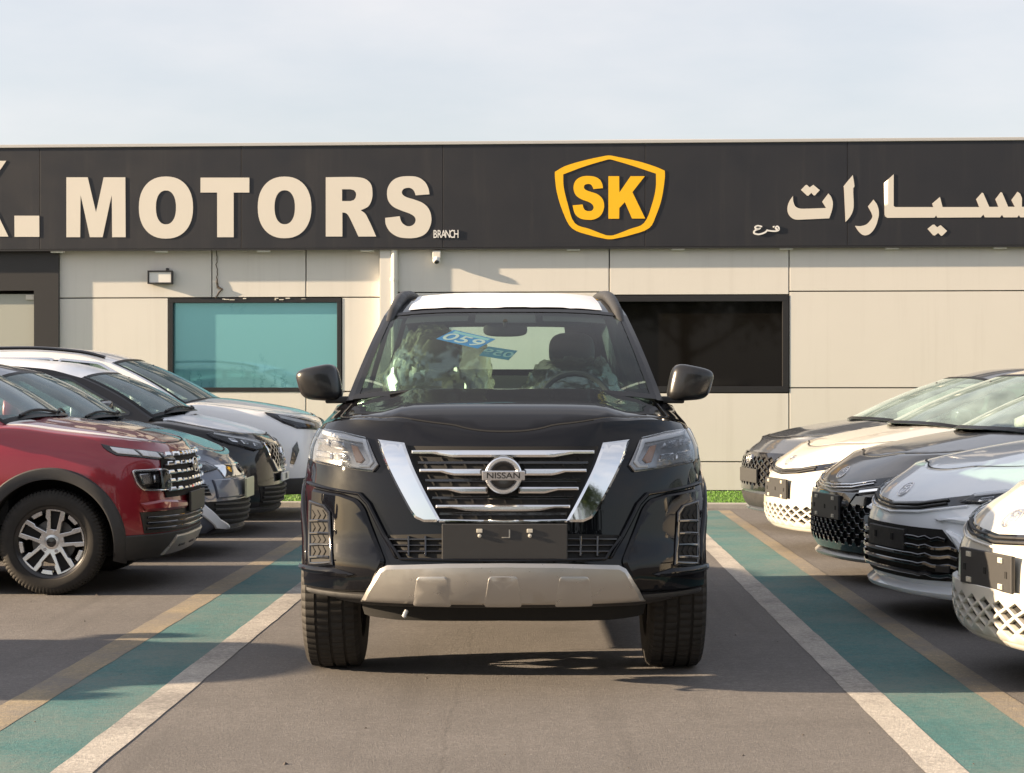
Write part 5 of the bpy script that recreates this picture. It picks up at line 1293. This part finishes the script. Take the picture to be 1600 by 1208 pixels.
c.mirrors((.95, 1.42, 1.13), (.11, .07, .075), c.paint); c.rear((.7, .9)); c.seams((.98 + .25, 2.02, 3.0))
pxr = lambda p, a0=(-.9, .75): c.px(p, a0)
lb = c.feat('lamp_band', pxr([(158, 694), (171, 697), (215, 703), (262, 708.5), (276, 711), (277, 721), (252, 719.5), (220, 715.5), (181, 712), (168, 705)]), 'gloss_black', h=.006, bev=.002, mirror=True)
for q in ([(171, 699), (207, 704), (218, 713), (184, 709.5), (176, 705)], [(212, 704.5), (243, 708), (251, 717), (223, 713.5)], [(247, 708.8), (266, 711), (272, 719), (255.5, 717.3)]):
    c.feat('daytime_strip', pxr(q), 'drl', h=.013, bev=.003, mirror=True, parent=lb, grid=.03)
LO = rnd(pxr([(204, 735), (255, 732), (263, 737), (266, 767), (222, 767), (212, 757)]), .02)
hl = c.feat('headlight', LO, 'gloss_black', h=.004, bev=.002, mirror=True, grid=.04)
c.feat('headlight_bezel', LO, 'lamp_chrome', h=.018, bev=.003, mirror=True, holes=[inset(LO if area2(LO) > 0 else LO[::-1], .012)], parent=hl, grid=.04)
for q in ([(216, 741), (234, 739), (236, 757), (222, 758)], [(238, 742), (246, 741), (247, 754), (239, 755)]): c.feat('reflector', rnd(pxr(q), .012), 'lamp_chrome', h=.016, bev=.006, mirror=True, parent=hl, grid=.03)
LI = inset(LO if area2(LO) > 0 else LO[::-1], .010); c.feat('lens', LI, 'lens', h=.024, bev=.004, mirror=True, parent=hl, h0=.016, grid=.04)
gr = c.feat('grille', [(-.60, .585), (.60, .585), (.63, .70), (.60, .862), (-.60, .862), (-.63, .70)], 'void', h=.010, bev=.003)
for i, z in enumerate((.842, .79, .738, .686, .634)):
    c.bar('grille_bar', [(-.60, z - .008), (-.3, z), (0, z), (.3, z), (.60, z - .008)], .012, 'gloss_black', h=.028, parent=gr)
    for k in range(-5, 6):
        if abs(k) < 1 and i in (1, 2): continue
        a = k * .108; c.feat('grille_stud', [(a - .040, z - .009), (a + .040, z - .009), (a + .032, z + .013), (a - .032, z + .013)], 'chrome', h=.036, bev=.006, parent=gr, h0=.02, grid=.1)
oval_emblem(c, 0, .765, .085, .046, 'chrome', 'h', h=.044)
plate_holder(c, .475, .605, .26, off=.022, clips=False, name='number_plate')
li = c.feat('lower_intake', [(-.80, .372), (.80, .372), (.84, .505), (-.84, .505)], 'plastic', h=.006, bev=.002)
for z in (.402, .436, .470): c.bar('intake_bar', [(-.79, z), (-.4, z - .004), (0, z - .006), (.4, z - .004), (.79, z)], .014, 'gloss_black', h=.020, bev=.003, parent=li)
c.feat('bumper_shelf', [(-.80, .512), (-.30, .505), (-.30, .55), (-.66, .575), (-.84, .56)], 'red_paint', h=.028, bev=.014); c.feat('bumper_shelf', [(.80, .512), (.30, .505), (.30, .55), (.66, .575), (.84, .56)], 'red_paint', h=.028, bev=.014)
c.feat('lower_cladding', [(-c.a_at(.35, .21), .207), (c.a_at(.35, .21), .207), (c.a_at(.34, .36), .362), (.82, .366), (-.82, .366), (-c.a_at(.34, .36), .362)], 'cladding', h=.012, bev=.005)
sk = c.feat('skid_plate', [(-.56, .232), (.56, .232), (.46, .345), (-.46, .345)], 'satin', h=.026, bev=.008)
for a in (-.3, 0, .3): c.feat('skid_pad', [(a - .07, .275), (a + .07, .275), (a + .07, .288), (a - .07, .288)], 'cladding', h=.030, bev=.002, parent=sk, h0=.02)
for g in (-1, 1):                                                    # strip of pale film left along the bonnet edge
    e = [p for a, p in c.edge if a * g > 0 and .16 < p.y < c.cowl_y(p.x) - .06]; e.sort(key=lambda p: p.y); e = [p for p in e if abs(p.x) > .55]
    e += [Vector((g * lerp(abs(e[-1].x), .52, k / 5), lerp(e[-1].y + .01, c.cowl_y(.5) - .08, k / 5), 0)) for k in range(1, 6)]
    lp = ribbon([(p.x, p.y) for p in e], .048); o = plate('film_strip', lp, lambda x, y, h: Vector((x, y, c.H(x, y) + h)), M['tape'], c.hood_o, 40, h0=-.004, h1=.004, grid=.06)
for u0, u1 in ((-.75, -.1), (.0, .6)):
    t = MB(); t.tube([c.pt(lerp_row(c.ws, .03 + .05 * math.sin(3.14 * k / 8)), lerp(u0, u1, k / 8), .014) for k in range(9)], .009, 6); t.build('wiper', M['plastic'], c.root)
tag(c.root, 'glossy red compact SUV with two tone star alloy wheels', 'suv')

# blue-grey sedan
c = Car('parked_sedan', -2.07, 14.45, 90, dict(W=.90, L=4.6, zb=.19, Lf=.72, nf=2.3, R=.33, Ra=.38, axles=(.9, 3.6), paint='blue_grey_paint',
    yf=[(.15, .10), (.19, .08), (.25, .02), (.35, 0), (.5, .01), (.6, .035), (.68, .08), (.74, .15)], H=[(0, .69), (.1, .735), (.2, .79), (.4, .865), (.7, .95), (1.1, 1.03), (1.4, 1.05), (2, 1.01), (4.6, 1.05)],
    drop=[(0, .02), (.3, .05), (.6, .09), (1.2, .12), (1.6, .09), (4.6, .08)], inset=(.09, .04), dome=(.3, .6, .02, .15, 1.4),
    G=[(1.24, 1.02), (1.78, 1.35), (2.2, 1.425), (2.7, 1.445), (3.3, 1.41), (3.6, 1.35), (4.3, 1.06)], iA=1, iD=5, sw=(.22, .15), cr=(.06, .055), gx=.745, k=.40, gt=.03, seat_top=1.08)); blue = c
c.body(); c.hood(gap=.006); c.cabin('glass_dust_sheen', wins=[rnd([(1.38, 1.042), (2.3, 1.05), (2.3, 1.375), (1.90, 1.342)], .03), rnd([(2.38, 1.05), (3.4, 1.07), (3.2, 1.33), (2.38, 1.38)], .03)], side_glass='glass_dust_sheen')
c.wheels('multi', 1.56, .215, .225, 'alloy'); c.mirrors((.94, 1.50, 1.09), (.10, .07, .065), c.paint); c.rear(); c.seams((1.3, 2.35))
hl = c.feat('headlight', [(.50, .665), (.58, .712), (.98, .80), (1.06, .785), (.92, .69), (.70, .640)], 'lamp_back', h=.006, bev=.002, mirror=True)
c.feat('daytime_strip', ribbon([(.60, .70), (.80, .738), (.88, .715), (.84, .675), (.68, .650)], .012), 'drl', h=.014, bev=.003, mirror=True, parent=hl)
c.feat('lens', [(.50, .665), (.58, .712), (.98, .80), (1.06, .785), (.92, .69), (.70, .640)], 'lens', h=.022, bev=.005, mirror=True, parent=hl, h0=.012)
c.feat('grille', [(-.46, .60), (.46, .60), (.50, .695), (-.50, .695)], 'chrome', h=.008, bev=.004); c.feat('nose_panel', [(-.60, .45), (.60, .45), (.62, .59), (-.62, .59)], 'blue_grey_paint', h=.014, bev=.008)
plate_holder(c, .435, .585, .20, 'plate_pale', .03, False)
vt = c.feat('side_vent', [(.66, .475), (.92, .49), (.96, .56), (.70, .565)], 'void', h=.004, bev=0, mirror=True)
for z in (.50, .525, .548): c.bar('vent_slat', [(.68, z), (.94, z + .006)], .008, 'gloss_black', h=.012, mirror=True, parent=vt)
li = c.feat('lower_intake', [(-.56, .245), (.56, .245), (.74, .43), (-.74, .43)], 'void', h=.004, bev=0)
for z in (.275, .318, .360, .400): c.bar('intake_bar', [(-.64, z + .01), (-.3, z), (0, z - .004), (.3, z), (.64, z + .01)], .016, 'plastic', h=.016, parent=li)
c.feat('winglet', [(.40, .215), (.60, .235), (.80, .35), (.98, .43), (.94, .465), (.76, .42), (.58, .30), (.38, .232)], 'silver_paint', h=.022, bev=.008, mirror=True)
c.feat('chin', [(-.62, .19), (.62, .19), (.58, .225), (-.58, .225)], 'plastic', h=.03, bev=.008)
oval_emblem(c, 0, .65, .06, .034, 'gloss_black', 'h', h=.018)
for u0, u1 in ((-.75, -.1), (.0, .6)):
    t = MB(); t.tube([c.pt(lerp_row(c.ws, .03 + .05 * math.sin(3.14 * k / 8)), lerp(u0, u1, k / 8), .014) for k in range(9)], .009, 6); t.build('wiper', M['plastic'], c.root)
tag(c.root, 'blue grey sedan with pale number plate beside the red SUV', 'sedan')

# charcoal crossover with pale film on bonnet and roof
c = Car('parked_crossover', -2.07, 16.7, 90, dict(W=.90, L=4.4, zb=.20, Lf=.60, nf=2.5, R=.33, Ra=.39, axles=(.86, 3.5), paint='charcoal_paint',
    yf=[(.15, .11), (.2, .08), (.28, .02), (.4, 0), (.6, .01), (.72, .03), (.80, .07), (.85, .13)], H=[(0, .80), (.08, .83), (.2, .875), (.4, .93), (.7, 1.0), (.95, 1.04), (1.3, 1.04), (2, 1.03), (4.4, 1.05)],
    drop=[(0, .03), (.3, .06), (.6, .09), (1.2, .10), (1.6, .08), (4.4, .07)], inset=(.12, .03), dome=(.3, .55, .02, .1, 1.2),
    G=[(1.08, 1.04), (1.66, 1.37), (2.0, 1.45), (2.5, 1.48), (3.2, 1.46), (3.7, 1.38), (4.2, 1.06)], iA=1, iD=5, sw=(.26, .16), cr=(.06, .05), gx=.75, k=.36, gt=.03, seat_top=1.10)); dark = c
c.body(); c.hood(gap=.008, m=M['film_paint'], h=.004); c.cabin('glass_dust_sheen', roof_m=M['film_paint'], wins=[rnd([(1.22, 1.06), (2.2, 1.065), (2.2, 1.40), (1.77, 1.362)], .03), rnd([(2.28, 1.065), (3.4, 1.09), (3.25, 1.37), (2.28, 1.41)], .03)], side_glass='glass_dust_sheen')
c.arch(M['cladding'], w=.055, h=.016); c.wheels('multi', 1.56, .215, .22, 'alloy'); c.mirrors((.95, 1.38, 1.10), (.11, .07, .07), M['gloss_black']); c.rear()
hl = c.feat('headlight', [(.44, .765), (.50, .805), (.98, .90), (1.05, .885), (.92, .80), (.66, .735)], 'lamp_back', h=.006, bev=.002, mirror=True)
c.bar('daytime_strip', [(.52, .795), (.76, .845), (.99, .888)], .014, 'drl', h=.014, mirror=True, parent=hl)
for a in (.62, .74, .84): c.feat('projector', rnd([(a - .03, .758 + (a - .6) * .2), (a + .03, .768 + (a - .6) * .2), (a + .03, .80 + (a - .6) * .2), (a - .03, .79 + (a - .6) * .2)], .01), 'lamp_chrome', h=.016, bev=.005, mirror=True, parent=hl, grid=.03)
c.feat('lens', [(.44, .765), (.50, .805), (.98, .90), (1.05, .885), (.92, .80), (.66, .735)], 'lens', h=.024, bev=.005, mirror=True, parent=hl, h0=.014)
gb = [(-.30, .565), (.30, .565), (.44, .68), (.48, .80), (-.48, .80), (-.44, .68)]
c.feat('lower_grille', gb, 'void', h=.004, bev=0); c.feat('grille_mesh', gb, 'gloss_black', h=.018, bev=.003, holes=diamonds(-.5, .5, .57, .80, .10, .062, .72, inset(gb, .01)), h0=.002, grid=.08)
c.feat('grille_surround', ribbon([(-.48, .79), (-.44, .67), (-.30, .555), (0, .545), (.30, .555), (.44, .67), (.48, .79)], .028), 'chrome', h=.026, bev=.006)
E = lambda r: [(r * math.cos(t), .69 + r * .9 * math.sin(t)) for t in [2 * math.pi * i / 28 for i in range(28)]]
c.feat('emblem', E(.062), 'chrome', h=.036, bev=.003, holes=[E(.046)], h0=.01)
pl = plate_holder(c, .455, .53, .24, 'plate_white', .03, False)
text_mesh('plate_text', '1 10', M['ink_black'], pl, Matrix.Translation((0, c.yf(.455) - .041, .492)) @ Matrix.Rotation(R_(90), 4, 'X'), size=.075, depth=.002)
li = c.feat('lower_intake', [(-.60, .255), (.60, .255), (.66, .43), (-.66, .43)], 'void', h=.004, bev=0)
for z in (.285, .325, .365, .405): c.bar('intake_bar', [(-.60, z + .008), (-.3, z), (0, z - .004), (.3, z), (.60, z + .008)], .018, 'plastic', h=.022, bev=.004, parent=li)
c.feat('fog_lamp', [(.78 + .045 * math.cos(t), .42 + .05 * math.sin(t)) for t in [2 * math.pi * i / 20 for i in range(20)]], 'lamp_back', h=.012, bev=.004, mirror=True)
c.feat('chin', [(-.84, .205), (.84, .205), (.80, .245), (-.80, .245)], 'plastic', h=.03, bev=.01)
for u0, u1 in ((-.75, -.1), (.0, .6)):
    t = MB(); t.tube([c.pt(lerp_row(c.ws, .03 + .05 * math.sin(3.14 * k / 8)), lerp(u0, u1, k / 8), .014) for k in range(9)], .009, 6); t.build('wiper', M['plastic'], c.root)
tag(c.root, 'charcoal crossover with pale protective film on bonnet and roof', 'crossover')

# white SUV nearest the showroom
c = Car('parked_suv', -1.86, 18.85, 90, dict(W=.925, L=4.6, zb=.25, Lf=.55, nf=2.6, R=.36, Ra=.43, axles=(.93, 3.62), paint='white_paint',
    yf=[(.2, .10), (.25, .06), (.35, .01), (.5, 0), (.75, .02), (.9, .06), (.97, .11), (1.02, .17)], H=[(0, .955), (.1, .985), (.25, 1.03), (.5, 1.085), (.9, 1.145), (1.2, 1.17), (1.6, 1.13), (4.6, 1.13)],
    drop=[(0, .03), (.3, .06), (.8, .09), (1.5, .07), (4.6, .06)], inset=(.10, .03), dome=(.35, .6, .02, .1, 1.4),
    G=[(1.38, 1.135), (2.08, 1.525), (2.4, 1.60), (2.9, 1.635), (3.6, 1.62), (4.1, 1.57), (4.5, 1.14)], iA=1, iD=5, sw=(.24, .15), cr=(.06, .05), gx=.77, k=.33, gt=.03, wtrim='lamp_chrome', seat_top=1.2)); wht = c
c.body(); c.hood(gap=.007); c.cabin('glass_dust_sheen', wins=[rnd([(1.54, 1.163), (2.58, 1.17), (2.58, 1.565), (2.20, 1.527)], .03), rnd([(2.66, 1.17), (3.5, 1.18), (3.5, 1.57), (2.66, 1.57)], .03), rnd([(3.58, 1.19), (4.25, 1.25), (4.1, 1.5), (3.58, 1.565)], .03)], side_glass='glass_dark')
c.arch(M['cladding'], w=.06, h=.018); c.wheels('multi', 1.6, .225, .235, 'alloy'); c.mirrors((.96, 1.72, 1.22), (.12, .08, .085), c.paint); c.rear((.9, 1.1)); c.seams((1.35, 2.62, 3.5))
pxw = lambda p: c.px(p, (-.8, .95))
HL = pxw([(413, 643.6), (434, 647.5), (465, 653), (498, 661), (498, 672), (464, 670), (443, 662), (428, 654)])
hl = c.feat('headlight', HL, 'lamp_back', h=.006, bev=.002, mirror=True); c.bar('daytime_strip', pxw([(436, 652), (462, 658), (490, 664.5)]), .030, 'drl', h=.014, mirror=True, parent=hl)
c.feat('lens', inset(HL if area2(HL) > 0 else HL[::-1], .003), 'lens', h=.022, bev=.005, mirror=True, parent=hl, h0=.012)
c.feat('side_vent', pxw([(464, 690), (467, 704), (459, 726), (453, 724), (457, 700)]), 'gloss_black', h=.008, bev=.002, mirror=True)
c.feat('grille', [(-.50, .60), (.50, .60), (.52, .84), (-.52, .84)], 'gloss_black', h=.010, bev=.004)
for z in (.65, .70, .75, .80): c.bar('grille_bar', [(-.48, z), (0, z - .004), (.48, z)], .014, 'plastic', h=.022)
c.feat('lower_cladding', [(-c.a_at(.49, .26), .253), (c.a_at(.49, .26), .253), (c.a_at(.485, .4), .41), (-c.a_at(.485, .4), .41)], 'cladding', h=.014, bev=.005)
for g in (-1, 1):
    t = MB(); pts = [c.pt(r, g * .94) + Vector((0, 0, .03)) for r in c.rows][1:-1]; t.tube(pts, .018, 8); t.build('roof_rail', M['gloss_black'], c.root)
tag(c.root, 'white SUV with black lower cladding parked beside the showroom kerb', 'suv')

# ------------------------------------------------------------------ what stands behind the lens: seen only as reflections and long shadows
def extra(src, x, y, rz, label, cat):
    o = copy_tree(src.root); o.location = (x, y, 0); o.rotation_euler = (0, 0, R_(rz)); tag(o, label, cat); return o
extra(blue, -4.35, 8.25, 90, 'unseen blue grey sedan added for the shadow it casts over the left bays', 'sedan')  # out of view, added to throw shadow bands across the left bays
extra(dark, 2.7, -4.2, 180, 'charcoal crossover with film covered bonnet facing the showroom', 'crossover')
extra(wht, -2.9, -4.6, 180, 'white SUV with black cladding facing the showroom', 'suv')
M['bark'] = mat('bark', (0.07, 0.05, 0.035), 0.9, var=0.4, vscale=9, bump=0.4, bscale=20)
M['leaf'] = mat('leaf', (0.055, 0.085, 0.025), 0.6, var=0.5, vscale=3)
def tree(x, y, sc_, rz, src=[]):
    if src:
        o = copy_tree(src[0]); o.location = (x, y, 0); o.rotation_euler = (0, 0, rz); o.scale = (sc_,) * 3; return o
    random.seed(21); o = empty('street_tree', (x, y, 0), rz); o.scale = (sc_,) * 3
    t = MB(); t.tube([(0, 0, 0), (.05, .02, 1.2), (-.03, .05, 2.6), (.05, 0, 4.5)], [.20, .16, .13, .05], 10); tips = []
    for k in range(11):
        a = k * 2.4; z = 1.9 + k * .25; r = 1.9 - .08 * k; e = Vector((r * math.cos(a), r * math.sin(a), z + 1.2)); t.tube([(0, 0, z), e * .5 + Vector((0, 0, z * .5 - .1)), e], [.07, .05, .02], 6); tips.append(e)
    t.build('trunk', M['bark'], o); v = []; f = []
    cl = tips + [Vector((random.gauss(0, .9), random.gauss(0, .9), random.uniform(3, 6))) for _ in range(16)]
    for c_ in cl:
        for _ in range(190):
            p = c_ + Vector((random.gauss(0, .45), random.gauss(0, .45), random.gauss(0, .36))); d = Vector((random.gauss(0, 1), random.gauss(0, 1), random.gauss(0, 1))).normalized(); e = d.orthogonal().normalized(); s_ = random.uniform(.07, .13)
            n0 = len(v); v += [p + d * s_, p + e * s_ * .55, p - d * s_, p - e * s_ * .55]; f.append((n0, n0 + 1, n0 + 2, n0 + 3))
    obj('crown', v, f, M['leaf'], o); tag(o, 'leafy street tree in the row facing the showroom', 'tree', 'street trees across from the showroom'); src.append(o); return o
random.seed(9)
for i in range(6): tree(-4.5 + i * 3.2 + random.uniform(-.5, .5), -13 + random.uniform(-1, 1), random.uniform(.9, 1.25), random.random() * 6.28)
